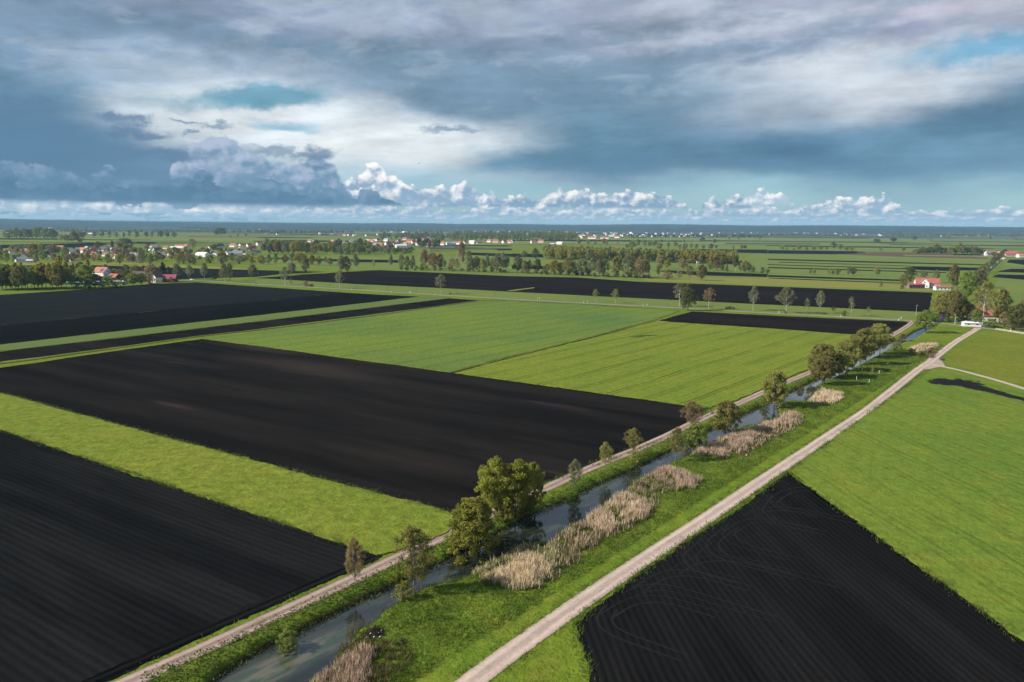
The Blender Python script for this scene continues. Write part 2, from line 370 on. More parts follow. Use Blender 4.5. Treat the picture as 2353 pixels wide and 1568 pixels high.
M['heap'] = plain('dead_brush', (.035, .026, .020), .95, .1, .6, 3)
M['gold'] = leaf('leaf_gold', (.255, .250, .036), .3, .45)
# buildings and small things
M['white'] = plain('wall_white', (.78, .76, .72)); M['cream'] = plain('wall_cream', (.66, .60, .50)); M['greywall'] = plain('wall_grey', (.42, .42, .42))
M['timber'] = plain('timber_grey', (.17, .145, .12), .9, .1, .35, 3); M['brownwall'] = plain('timber_brown', (.10, .062, .042), .9, .1, .3, 3)
def tiles(name, rgb):
    m, k, b = new_mat(name, .8, .2); p = k.node('ShaderNodeTexCoord').outputs['Object']
    n = k.noise(p, .7, 5, .7); z = k.xyz(p)[2]
    w = k.math('SINE', k.math('MULTIPLY', z, 22.0))
    f = k.math('ADD', k.ramp(n, .25, .75, .75, 1.25, False), k.math('MULTIPLY', w, .06))
    k.l.new(k.mix(1.0, (*rgb, 1), k.gray(f), 'MULTIPLY'), b.inputs['Base Color']); bump(k, b, w, .4, .03)
    return m
M['red'] = tiles('tiles_red', (.35, .115, .095)); M['orange'] = tiles('tiles_orange', (.39, .155, .095)); M['crimson'] = tiles('tiles_crimson', (.30, .075, .11))
M['darkroof'] = tiles('tiles_dark', (.11, .085, .08)); M['greyroof'] = tiles('roof_grey', (.30, .31, .34)); M['paleroof'] = tiles('roof_pale', (.62, .63, .65)); M['tealroof'] = tiles('roof_teal', (.16, .32, .28))
M['glass'] = plain('window_glass', (.03, .04, .05), .15, .5, .1); M['solar'] = plain('solar_panel', (.05, .09, .18), .2, .5, .1)
M['post'] = plain('painted_white', (.8, .8, .8)); M['black'] = plain('painted_black', (.02, .02, .02)); M['pole'] = plain('pole_wood', (.14, .105, .08), .9, .1)
M['steel'] = plain('steel', (.55, .56, .58), .4, .5, .1, 1, .6); M['car_silver'] = plain('paint_silver', (.62, .64, .67), .25, .5, .03); M['car_blue'] = plain('paint_blue', (.10, .17, .30), .25, .5, .03)
M['car_dark'] = plain('paint_dark', (.03, .03, .035), .25, .5, .03); M['tyre'] = plain('tyre', (.02, .02, .02), .9); M['sign'] = plain('sign_blue', (.12, .25, .48), .5)
M['rail'] = plain('rail_straw', (.55, .48, .36), .9, .1, .3, 2); M['cloth'] = plain('dark_clothing', (.03, .03, .05), .9); M['skin'] = plain('skin', (.45, .28, .2), .7)
M['hide'] = plain('brown_hide', (.07, .045, .03), .9)
# ---------------------------------------------------------------- land
def tag(o, label=None, cat=None, group=None, kind=None):
    if label: o['label'] = label
    if cat: o['category'] = cat
    if group: o['group'] = group
    if kind: o['kind'] = kind
    return o
def link(name, me, mat, parent=None):
    o = bpy.data.objects.new(name, me); COL.objects.link(o)
    for m in (mat if isinstance(mat, (list, tuple)) else [mat]):
        if m: me.materials.append(m)
    if parent: o.parent = parent
    return o
def pm(name, v, f):
    me = bpy.data.meshes.new(name); me.from_pydata(v, [], f); me.update(); return me
def np_mesh(name, V, Q, smooth=False):
    """V (n,3), Q (m,k) all faces with k corners"""
    me = bpy.data.meshes.new(name); k = Q.shape[1]
    me.vertices.add(len(V)); me.vertices.foreach_set('co', V.astype(np.float32).ravel())
    me.loops.add(Q.size); me.loops.foreach_set('vertex_index', Q.astype(np.int32).ravel())
    me.polygons.add(len(Q)); me.polygons.foreach_set('loop_start', np.arange(0, Q.size, k, dtype=np.int32))
    if smooth: me.polygons.foreach_set('use_smooth', np.ones(len(Q), dtype=bool))
    me.update(calc_edges=True); return me
U2 = (0.6093, 0.7929); V2 = (0.7929, -0.6093)      # along the canal, and across it towards the gravel road
def uv2(x, y): return (x*U2[0] + y*U2[1], x*V2[0] + y*V2[1])
WATER_Z = -1.0
WL = [(470,1590),(510,1561),(588,1511),(688,1459),(778,1414),(896,1356),(986,1316),(1051,1281),(1055,1273),(1100,1255),(1205,1198),(1243,1178),(1330,1145),(1345,1131),(1430,1095),(1538,1043),(1593,1015),(1646,985),(1714,955),(1756,935),(1796,915),(1861,883),(1939,848),(1994,820),(2021,799),(2079,780),(2106,763),(2118,758),(2150,742)]
WR = [(680,1590),(698,1568),(751,1544),(778,1520),(786,1499),(801,1454),(838,1436),(858,1424),(876,1404),(916,1379),(951,1361),(973,1349),(1013,1339),(1040,1336),(1075,1322),(1088,1308),(1120,1296),(1160,1280),(1173,1262),(1225,1253),(1260,1253),(1282,1238),(1275,1223),(1330,1203),(1350,1193),(1373,1176),(1385,1160),(1418,1140),(1436,1123),(1440,1110),(1468,1098),(1493,1090),(1523,1073),(1538,1063),(1562,1055),(1575,1050),(1606,1035),(1619,1023),(1636,1015),(1661,1005),(1681,992),(1704,982),(1729,980),(1749,970),(1785,961),(1778,945),(1781,933),(1806,923),(1846,926),(1858,915),(1874,897),(1876,885),(1944,855),(1999,825),(2019,815),(2041,803),(2081,785),(2101,778),(2119,766),(2160,744)]
wpoly = np.array([G(x, y, WATER_Z) for x, y in WL] + [G(x, y, WATER_Z) for x, y in reversed(WR)])
def seg_dist(P, poly):
    """signed distance to a polygon: negative inside"""
    best = np.full(len(P), 1e9); inside = np.zeros(len(P), bool); n = len(poly)
    for i in range(n):
        a = poly[i]; b = poly[(i+1) % n]; e = b - a
        t = np.clip(((P - a) @ e)/max(e @ e, 1e-9), 0, 1)
        best = np.minimum(best, np.hypot(*(P - (a + t[:, None]*e)).T))
        c = ((a[1] > P[:, 1]) != (b[1] > P[:, 1]))
        with np.errstate(divide='ignore', invalid='ignore'):
            xi = a[0] + (P[:, 1] - a[1])/(b[1] - a[1] if b[1] != a[1] else 1e-9)*e[0]
        inside ^= c & (P[:, 0] < xi)
    return np.where(inside, -best, best)
def vnoise(P, s, seed=0):
    """cheap value noise on the plane"""
    q = P*s; i = np.floor(q).astype(int); f = q - i; f = f*f*(3 - 2*f)
    def hsh(a, b):
        h = (a*374761393 + b*668265263 + seed*69069) & 0x7fffffff
        h = ((h ^ (h >> 13))*1274126177) & 0x7fffffff
        return ((h ^ (h >> 16)) & 0xffff)/65535.0
    a, b = i[:, 0], i[:, 1]
    return (hsh(a, b)*(1-f[:, 0]) + hsh(a+1, b)*f[:, 0])*(1-f[:, 1]) + (hsh(a, b+1)*(1-f[:, 0]) + hsh(a+1, b+1)*f[:, 0])*f[:, 1]
CU0, CU1 = 28, 520
far_ = np.array([3, 8, 20, 50, 120, 300, 700, 1600, 3600, 8000, 16000, 30000.])
ug = np.concatenate([CU0 - far_[::-1], np.arange(CU0, CU1, 0.75), CU1 + far_])
vg = np.concatenate([-94 - far_[::-1], np.arange(-94, -62, 0.75), -62 + far_])
UU, VV = np.meshgrid(ug, vg, indexing='ij')
PX = UU*U2[0] + VV*V2[0]; PY = UU*U2[1] + VV*V2[1]
PP = np.stack([PX.ravel(), PY.ravel()], 1)
core = (UU.ravel() > CU0 - 5) & (UU.ravel() < CU1 + 5) & (VV.ravel() > -96) & (VV.ravel() < -59)
Z = np.zeros(len(PP))
sd = np.full(len(PP), 99.0); sd[core] = seg_dist(PP[core], wpoly)
sd += np.where(sd < 50, (vnoise(PP, .7, 3) - .5)*0.9, 0)
ramp_ = np.clip((sd + .3)/2.6, 0, 1); ramp_ = ramp_*ramp_*(3 - 2*ramp_)
Z = np.where(core, -1.55 + 1.55*ramp_ + np.clip((VV.ravel() + 90.9)/1.2, 0, 1)*np.where(sd > 1.0, (vnoise(PP, .25, 5) - .5)*.22 + (vnoise(PP, .9, 6) - .5)*.12, 0)*np.clip((sd-1)/2, 0, 1), 0)
fade = np.clip(np.minimum(np.minimum(VV.ravel() + 94, -62 - VV.ravel()), np.minimum(UU.ravel() - CU0, CU1 - UU.ravel()))/2.0, 0, 1)
Z = Z*np.where(core, fade, 0)
def ground_z(x, y):
    d = seg_dist(np.array([[x, y]]), wpoly)[0]; t = min(1, max(0, (d + .3)/2.6)); return -1.55 + 1.55*t*t*(3 - 2*t)
nu, nv = len(ug), len(vg)
idx = np.arange(nu*nv).reshape(nu, nv)
Q = np.stack([idx[:-1, :-1].ravel(), idx[:-1, 1:].ravel(), idx[1:, 1:].ravel(), idx[1:, :-1].ravel()], 1)[:, ::-1]
M['meadow'] = grass('meadow_grass', (.088, .138, .014), (.118, .158, .016), (.165, .160, .024), .5, .03, contrast=.75, bstr=1.0)
gm, gk, gb = M['meadow'], N(M['meadow'].node_tree), M['meadow'].node_tree.nodes['Principled BSDF']
# below the bank edge the same ground is bare wet peat
src = gb.inputs['Base Color'].links[0].from_socket
gz = gk.xyz(pos(gk))[2]
gzn = gk.math('ADD', gz, gk.math('MULTIPLY', gk.math('SUBTRACT', gk.noise(pos(gk), .8, 4), .5), .5))
gk.l.new(gk.mix(gk.ramp(gzn, -.45, -.85), src, (.035, .026, .015, 1)), gb.inputs['Base Color'])
ground = link('ground', np_mesh('ground', np.stack([PP[:, 0], PP[:, 1], Z], 1), Q, True), M['meadow']); tag(ground, kind='structure')
# water
def water_mat():
    m, k, b = new_mat('canal_water', .04, .5); p = pos(k)
    st = k.comb(k.vm('DOT_PRODUCT', p, (U2[0]*.12, U2[1]*.12, 0)), k.vm('DOT_PRODUCT', p, (V2[0]*.5, V2[1]*.5, 0)))
    n = k.noise(st, 1.0, 5, .6)
    c = k.mix(k.ramp(n, .45, .7), (.012, .016, .014, 1), (.035, .045, .022, 1))
    a = G(640, 1530, WATER_Z)
    q = k.vm('LENGTH', k.vm('MULTIPLY', k.mapping(p, (a[0], a[1], 0), (0, 0, math.atan2(U2[1], U2[0])), (17, 3.6, 1)), (1, 1, 0)))
    q = k.math('ADD', q, k.math('MULTIPLY', k.math('SUBTRACT', n, .5), 1.3))
    sandy = k.mix(k.ramp(k.noise(st, 1.7, 4, .6), .42, .58), (.05, .085, .05, 1), (.16, .135, .095, 1))
    c = k.mix(k.ramp(q, 1.05, .35, 0, .55), c, sandy)
    k.l.new(c, b.inputs['Base Color'])
    bump(k, b, k.noise(p, 1.4, 4, .6), .10, .05)
    return m
M['water'] = water_mat()
def quad(name, pts, z, mat, kind='structure'):
    o = link(name, pm(name, [(x, y, z) for x, y in pts], [tuple(range(len(pts)))]), mat); tag(o, kind=kind); return o
def uvp(u, v): return (u*U2[0] + v*V2[0], u*U2[1] + v*V2[1])
quad('water', [uvp(CU0+1, -92.5), uvp(CU0+1, -63.5), uvp(CU1-1, -63.5), uvp(CU1-1, -92.5)], WATER_Z, M['water'])
# fields: outline in photo directions, laid on the ground, with a real height for the crop
def resample(P, step, jit):
    out = []
    for i in range(len(P)):
        a = np.array(P[i]); b = np.array(P[(i+1) % len(P)]); L = np.hypot(*(b-a)); D = math.hypot(*((a+b)/2))
        s = max(step, D*.005); n = max(1, min(400, int(L/s)))
        nrm = np.array([-(b-a)[1], (b-a)[0]])/max(L, 1e-6)
        for j in range(n):
            q = a + (b-a)*j/n
            if j and jit:
                wob = (vnoise(q[None]*1.0, .07, 1)[0] + .5*vnoise(q[None]*1.0, .3, 2)[0] - .75)*1.1
                q = q + nrm*(random.gauss(0, jit*(1 + D*.0006)) + wob*min(1, jit/.14))
            out.append((q[0], q[1]))
    return out
def field(name, pts, z, mat, jit=0.14, skirt=True, step=.8):
    P = resample([G(*p) for p in pts], step, jit)
    A = sum(P[i][0]*P[(i+1) % len(P)][1] - P[(i+1) % len(P)][0]*P[i][1] for i in range(len(P)))
    if A < 0: P = P[::-1]
    n = len(P); v = [(x, y, z) for x, y in P]; f = [tuple(range(n))]
    if skirt:
        v += [(x, y, -.05) for x, y in P]; f += [(i, n+i, n+(i+1) % n, (i+1) % n) for i in range(n)]
    o = link(name, pm(name, v, f), mat); tag(o, kind='structure'); return o
dV = V2; dU = U2
D1, _ = axis_of((0, 988), (790, 1250)); D2, _ = axis_of((0, 905), (1028, 1178)); D6, _ = axis_of((1807, 1083), (2353, 1475)); D3, _ = axis_of((0, 748), (475, 704))
D4, _ = axis_of((1226, 861), (1676, 756)); D7, _ = axis_of((1176, 670), (2135, 718))
BLK = (.0060, .0063, .0066); BLK2 = (.0125, .0115, .0110)
M['soil1'] = soil('soil_ridged', BLK, (.0135, .0137, .0136), D1, 1.4, .36, .25, speck=.0)
M['soil2'] = soil('soil_fine', (.0072, .0068, .0066), (.0150, .0130, .0118), D2, .9, .25, .55, patches=((400, 932, 15, 2.6, .34), (60, 925, 24, 3, .3), (700, 845, 60, 14, .32), (600, 800, 50, 9, .25), (300, 1000, 40, 8, .14), (950, 1060, 50, 9, .14)))
M['soil6'] = soil('soil_drilled', (.0064, .0063, .0064), (.0120, .0116, .0116), D6, 1.1, .42, .35, palecol=(.075, .05, .04), speck=.7)
M['soil4'] = soil('soil_grey', (.0090, .0112, .0115), (.0125, .0140, .0140), D3, 1.2, .2, .2)
M['soil4b'] = soil('soil_dark', (.0045, .0053, .0056), (.0070, .0076, .0078), D3, 1.2, .2, .25)
M['soil7'] = soil('soil_brownish', (.0075, .0062, .0064), (.0150, .0118, .0112), D7, 3.0, .2, .4)
M['soilf'] = soil('soil_far', (.0075, .0078, .0090), (.0125, .0120, .0125), D7, 6, .1, .3)
M['tilth'] = soil('soil_pale_tilth', (.085, .055, .042), (.12, .078, .06), D7, 6, .2, .3, palecol=(.16, .11, .085))
M['crop1'] = grass('crop_strip', (.118, .158, .019), (.140, .168, .021), (.175, .168, .028), .5, .02, contrast=.85)
M['crop3'] = grass('crop_blue_green', (.122, .172, .026), (.082, .138, .034), (.165, .185, .03), .25, .006, tram=(D4, 15, .40, .34), contrast=.35)
M['crop4'] = grass('crop_yellow_green', (.122, .168, .020), (.142, .178, .022), (.19, .185, .022), .5, .012, tram=(D4, 13, .42, .40), contrast=.45,
                   patches=(([(1480, 773, 9, 2.0, .3), (1466, 776, 5, 1.5, .3)], (.03, .03, .015)),))
_a, _b = G(2195, 879), G(2353, 920); TA = math.atan2(_b[1]-_a[1], _b[0]-_a[0])
M['crop5'] = grass('crop_wheat', (.096, .155, .020), (.120, .168, .022), (.165, .175, .024), .6, .02, tram=(D6, 9, .28, .24), contrast=.5,
                   patches=(([(2192, 880, 11, 9, 0), (2225, 887, 12, 6, TA), (2265, 897, 13, 4, TA), (2310, 909, 14, 3, TA), (2350, 919, 14, 2.5, TA)], (.012, .0115, .012)),))
M['pasture'] = grass('pasture', (.112, .140, .016), (.135, .152, .018), (.19, .165, .02), .45, .03, contrast=.5)
M['strip2'] = grass('crop_far_green', (.098, .135, .035), (.085, .125, .035), (.12, .14, .03), .3, .01, contrast=.3)
M['farA'] = grass('far_green', (.105, .150, .034), (.125, .160, .036), (.15, .155, .042), .4, .006, contrast=.25)
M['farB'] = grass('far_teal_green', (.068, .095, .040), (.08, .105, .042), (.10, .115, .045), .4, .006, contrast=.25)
M['farY'] = grass('far_yellow_green', (.160, .165, .036), (.175, .172, .038), (.20, .175, .045), .4, .006, contrast=.25)
M['farD'] = grass('far_shaded_green', (.030, .046, .026), (.048, .064, .032), (.10, .12, .045), .3, .003, contrast=.25)  # wooded ground, its colour darkened to stand for distant cloud shadow
M['rape'] = grass('rape_flower', (.42, .34, .05), (.46, .36, .06), (.4, .33, .08), .4, .01, contrast=.2)
field('field', [(-60,968),(0,988),(395,1119),(790,1250),(850,1272),(880,1277),(845,1297),(800,1316),(588,1411),(240,1568),(60,1650),(-140,1740),(-300,1300)], .03, M['soil1'])
field('field', [(-137,866),(-60,855),(0,846),(250,809),(465,779),(480,781),(588,795),(1036,857),(1600,936),(1629,938),(1590,985),(1480,1024),(1390,1062),(1303,1090),(1255,1109),(1150,1150),(1060,1185),(1028,1178),(588,1062),(0,904),(-60,888)], .03, M['soil2'])
field('field', [(-60,888),(0,904),(588,1062),(1028,1178),(1046,1196),(1035,1217),(995,1240),(880,1276),(850,1271),(790,1249),(395,1118),(0,987),(-60,967)], .22, M['crop1'])
field('field', [(-60,816),(0,809),(588,740),(1033,686),(1098,690),(1090,693),(588,757),(0,832),(-60,840)], .03, M['soil2'])
field('field', [(-60,800),(0,793),(588,726),(963,683),(1036,683),(1030,686),(588,739.5),(0,808),(-60,815)], .15, M['strip2'])
field('field', [(-60,682),(0,678),(200,665),(350,653),(450,649),(588,658.5),(796,673),(588,694),(475,704),(0,748),(-60,754)], .03, M['soil4'])
field('field', [(-60,754),(0,748),(475,704),(588,694),(796,673),(880,678),(963,682),(588,725.5),(0,792.5),(-60,799)], .035, M['soil4b'])
field('field', [(470,779),(588,764),(1094,695),(1176,693),(1356,702),(1560,716),(1505,736),(1340,779),(1176,819),(1034,855),(588,793.5)], .25, M['crop3'])
field('field', [(1044,858),(1176,823),(1340,783),(1511,739),(1551,742),(1764,756),(1957,770),(1940,795),(1856,850),(1750,896),(1694,921),(1634,937),(1600,934)], .25, M['crop4'])
field('field', [(1514,737),(1591,716),(1764,725),(2080,739.5),(2090,743),(2045,767),(1957,769),(1764,754.5),(1551,741)], .03, M['soil7'])
field('field', [(1317,1432),(1327,1472),(1342,1509),(1354,1568),(1390,1700),(2700,1800),(2353,1475),(2052,1258),(1940,1178),(1807,1084),(1765,1118),(1700,1165),(1647,1199),(1552,1259),(1409,1362)], .03, M['soil6'])
field('field', [(1819,1082),(1856,1052),(1995,952),(2065,901),(2106,872),(2141,849),(2190,853),(2262,871),(2353,898),(2520,950),(2900,1300),(2704,1798),(2353,1473),(2052,1256),(1940,1176)], .22, M['crop5'])
field('field', [(2172,822),(2200,800),(2290,766),(2353,772),(2480,785),(2560,900),(2353,884),(2240,850),(2195,838)], .06, M['pasture'])
# middle distance: broad lighter meadows, then wooded ground towards the hills, far cloud shadow painted into its green
field('field', [(588,652),(808,665),(1176,687),(1534,705.5),(1765,719),(1990,730.5),(2102,736),(2135,718),(1765,700),(1351,679),(1026,662),(813,652),(638,641),(588,637)], .015, M['farA'], jit=.3, skirt=False)
field('field', [(880,621),(1250,632),(1764,655),(2142,672),(2230,660),(2310,588),(2300,584),(2200,586),(1764,572),(1690,600),(1250,590),(960,590),(600,590),(590,600),(600,612)], .012, M['farA'], jit=.3, skirt=False)
field('field', [(2255,745),(2310,592),(2600,600),(2700,800),(2353,763)], .012, M['farA'], jit=.3, skirt=False)
field('field', [(1400,571),(1764,573),(2300,585),(2600,590),(2600,552),(2300,549),(1764,546),(1400,546)], .010, M['farA'], jit=.5, skirt=False, step=30)
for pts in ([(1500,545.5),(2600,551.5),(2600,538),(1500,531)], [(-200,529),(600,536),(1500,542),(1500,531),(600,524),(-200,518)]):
    field('shaded_woodland', pts, .02, M['farD'], jit=.5, skirt=False, step=60)
field('field', [(590,639),(768,627),(871,621),(1176,635),(1326,638),(1471,648),(1764,658.5),(2142,673),(2135,718),(1764,700.5),(1577,691),(1351,680),(1176,671),(1138,669),(1026,663),(813,653),(638,642)], .03, M['soil7'])
field('field', [(1165,669),(1176,667),(1227,661),(1228,662.5),(1180,669)], .12, M['farY'])
field('field', [(-30,612),(38,607),(215,610),(375,615),(588,621),(751,625),(640,631),(588,637),(512,639),(440,641),(200,655),(-30,640)], .03, M['soil4'])
field('field', [(-30,606),(150,603),(300,604),(588,619),(588,621),(375,614),(215,609),(-30,611)], .1, M['farY'])
field('field', [(930,616),(1176,627),(1326,634),(1471,645),(1764,655),(2140,669),(2142,672.5),(1764,658),(1471,647.5),(1326,637.5),(1176,634.5),(880,621)], .1, M['farA'])
field('field', [(1471,640),(1764,640),(2020,652),(2140,664),(2140,669),(1764,655),(1500,648)], .08, M['farY'])
for pts in ([(720,595),(916,598),(916,604),(830,603),(588,594),(588,592)], [(1176,583),(1246,584),(1250,592),(1176,591)], [(1176,609),(1250,612),(1250,619),(1176,618)], [(988,564),(1176,572),(1176,575.5),(988,578)], [(1063,580),(1176,584),(1176,591),(1075,586)],
            [(1765,575),(1985,578),(1990,582),(1920,585),(1765,583)], [(1496,622),(1600,624),(1764,630),(1764,637),(1600,633)], [(1577,573),(1764,574),(1764,583),(1600,578)],
            [(1765,595),(2000,601),(2265,608),(2265,610),(2000,604),(1765,597.5)], [(1790,602),(2090,611),(2090,612.2),(1790,603.5)], [(1765,607.5),(2077,617),(2200,623),(2200,624.5),(2077,619),(1765,609)],
            [(2070,617),(2097,612),(2257,616),(2250,622),(2115,621)], [(1765,614),(2177,626),(2177,628),(1765,616.5)], [(1765,632.5),(2072,643),(2072,646.5),(1765,636.5)], [(1765,638.5),(2065,650),(2065,651.5),(1765,640.5)],
            [(2312,603),(2320,597),(2353,597),(2420,600),(2420,611),(2353,609)], [(2287,625),(2322,618),(2400,619),(2400,627),(2353,627)], [(2278,637),(2295,631),(2420,634),(2420,645),(2353,643)],
            [(150,560),(300,556),(500,558),(588,560),(588,565),(300,563)], [(0,563),(190,559),(260,562),(190,569),(0,571)], [(588,544),(720,545),(720,548),(588,548)]):
    field('field', pts, .06, M['soilf'], jit=.4)
field('field', [(1920,584.5),(2050,580.5),(2180,583),(2277,594),(2265,595.5),(2050,590)], .08, M['tilth'], jit=.4)
field('field', [(470,539),(720,541),(560,547),(420,545)], .08, M['tilth'], jit=.4)
# strip fields out on the plain: long narrow parcels, alternately green, teal and black
def far_strips():
    r = random.Random(5); y = 579.0; i = 0
    while y > 533.5:
        D = G(1176, y)[1]; th = max(.9, (y - 520)*.045)*r.uniform(.6, 1.3)
        x = r.uniform(-200, 0)
        while x < 2500:
            L = r.uniform(180, 650); skip = r.random()
            sl = .0068 + r.uniform(-.004, .008)
            if skip > .25 and not (y > 570 and x < 620) and not (y > 564 and 1180 < x + L and x < 1760):
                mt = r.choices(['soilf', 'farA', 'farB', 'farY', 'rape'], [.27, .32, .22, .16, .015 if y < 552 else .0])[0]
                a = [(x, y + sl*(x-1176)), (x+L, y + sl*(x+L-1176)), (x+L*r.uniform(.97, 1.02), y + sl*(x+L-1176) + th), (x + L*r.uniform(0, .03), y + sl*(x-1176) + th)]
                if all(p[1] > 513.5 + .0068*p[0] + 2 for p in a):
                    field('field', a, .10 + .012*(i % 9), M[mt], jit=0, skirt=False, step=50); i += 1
            x += L*r.uniform(.75, 1.0)
        y -= th*r.uniform(.9, 1.6)
far_strips()
# ribbons: roads, tracks, ditches
def ribbon(name, pts, width, z, mat, kind='structure', conv=True, seg=6.0, smooth=4):
    P = [np.array(G(*p)) if conv else np.array(p) for p in pts]
    Q_ = [P[0]]
    for a, b in zip(P[:-1], P[1:]):
        n = max(1, int(np.hypot(*(b-a))/seg)); Q_ += [a + (b-a)*(j+1)/n for j in range(n)]
    Q_ = np.array(Q_)
    for _ in range(smooth): Q_[1:-1] = (Q_[:-2] + 2*Q_[1:-1] + Q_[2:])/4
    v, uv, f = [], [], []; s = 0
    for i, p in enumerate(Q_):
        t = Q_[min(i+1, len(Q_)-1)] - Q_[max(i-1, 0)]; t = t/np.hypot(*t); nn = np.array([-t[1], t[0]])
        if i: s += np.hypot(*(p - Q_[i-1]))
        for c in (-1, -.5, 0, .5, 1):
            q = p - nn*c*width/2; v.append((q[0], q[1], z + (.06*(1-c*c) if width > 2.2 else 0))); uv.append((s, c))
    for i in range(len(Q_)-1):
        for j in range(4): a = i*5+j; f.append((a, a+1, a+6, a+5))
    me = pm(name, v, f); l = me.uv_layers.new()
    for lp in me.loops: l.data[lp.index].uv = uv[lp.vertex_index]
    o = link(name, me, mat); tag(o, kind=kind); return o
EDGE = (.080, .112, .016)
M['gravel_pale'] = gravel('gravel_pale', (.43, .335, .275), (.36, .285, .24), EDGE, .35, .65)
M['gravel_red'] = gravel('gravel_reddish', (.34, .245, .205), (.25, .18, .155), EDGE, .55, .5)
M['asphalt'] = gravel('asphalt', (.23, .205, .185), (.20, .18, .165), EDGE, .15, .1)
ribbon('gravel_road', [(960,1660),(1080,1568),(1176,1495),(1320,1393),(1440,1312),(1540,1245),(1645,1178),(1716,1127),(1800,1072),(1994,943),(2109,850),(2140,829),(2195,786),(2232,764),(2250,753)], 3.6, .035, M['gravel_pale'])
ribbon('dirt_track', [(120,1648),(298,1568),(588,1437),(800,1338),(908,1285),(1000,1241),(1045,1220),(1140,1175),(1255,1123),(1340,1081),(1480,1027),(1570,985),(1628,953),(1694,930),(1756,900),(1824,871),(1864,856),(1960,815),(2043,775),(2078,755),(2092,745),(2100,737)], 3.3, .035, M['gravel_red'])
ribbon('road', [(300,650),(400,644),(460,645),(588,653.5),(808,666),(938,674),(1176,688),(1356,698),(1534,706.5),(1765,720),(1990,731.5),(2102,737),(2215,749),(2353,765),(2500,783)], 5.4, .05, M['asphalt'])
ribbon('dirt_track', [(2130,836),(2160,839),(2190,847),(2265,866),(2353,893),(2450,925)], 2.6, .04, M['gravel_pale'])
ribbon('path', [(2135,842),(2110,844),(2085,842),(2050,840),(2030,836)], 1.6, .04, M['gravel_pale'])
quad('road_junction', [G(*p) for p in ((2112,848),(2128,836),(2150,822),(2162,826),(2172,842),(2150,845),(2136,850))], .047, M['gravel_pale'])
# far stretch of the canal, running on beyond the farm
M['farwater'] = M['water']
ribbon('canal_water', [(2150,741),(2200,690),(2227,667),(2245,651),(2272,622),(2310,590)], 6, .03, M['water'])
ribbon('path', [(2200,672),(2225,645),(2262,612),(2298,586)], 3, .05, M['gravel_red'])
# tyre marks where the drill turned on the headland of the near black field
M['marks'] = plain('pressed_soil', (.0170, .0166, .0165), 1.0, .0, .35, 1.2)
def marks():
    r = random.Random(4); ua, va = uv2(*G(1350, 1400)); ub, vb = uv2(*G(1765, 1122)); n = 0; u = ua + 1
    while u < ub:
        ve = va + (vb-va)*(u-ua)/(ub-ua) + r.uniform(1.2, 3.5); R = r.uniform(5, 10); sg = r.choice((-1, 1)); tail = r.uniform(4, 16); lead = r.uniform(0, 7)
        for off in (0, 1.9):
            q = [(u - sg*(R-off), ve + R + tail), (u - sg*(R-off), ve + R + tail*.4)]
            for a in range(0, 91, 15): q.append((u - sg*(R-off)*cos(radians(a)), ve + off + (R-off)*(1 - math.sin(radians(a)))))
            q.append((u + sg*(lead + 1), ve + off - .2))
            n += 1; ribbon('tyre_track', [uvp(*p) for p in q], (.34 if n % 3 else .24), .045 + .002*(n % 30), M['marks'], conv=False, seg=.7, smooth=8)
        u += r.uniform(3.5, 8)
marks()
# headland ridges of the ridged field, drawn along the track
M['head'] = soil('soil_headland', (.0045, .0045, .0048), (.0080, .0078, .0078), dU, 1.5, .8, .1)
field('field', [(180,1570),(588,1386),(790,1304),(862,1278),(878,1278),(800,1315),(588,1409),(250,1566),(40,1662),(-60,1690)], .05, M['head'], jit=.1)
# pale verge line on the far side of the big field, rough ditch grass
M['rough'] = grass('rough_ditch_grass', (.070, .092, .016), (.11, .115, .025), (.17, .145, .05), .5, .05, contrast=.9)
ribbon('ditch_verge', [(-40,841),(0,837),(250,803),(465,772),(588,760),(900,720),(1096,692)], 2.6, .25, M['rough'])
ribbon('ditch_verge', [(1034,857),(1176,821),(1340,780),(1511,738)], 1.8, .32, M['rough'])
ribbon('ditch_verge', [(1096,691.5),(1176,692),(1356,701),(1560,715.5)], 2.2, .3, M['rough'])
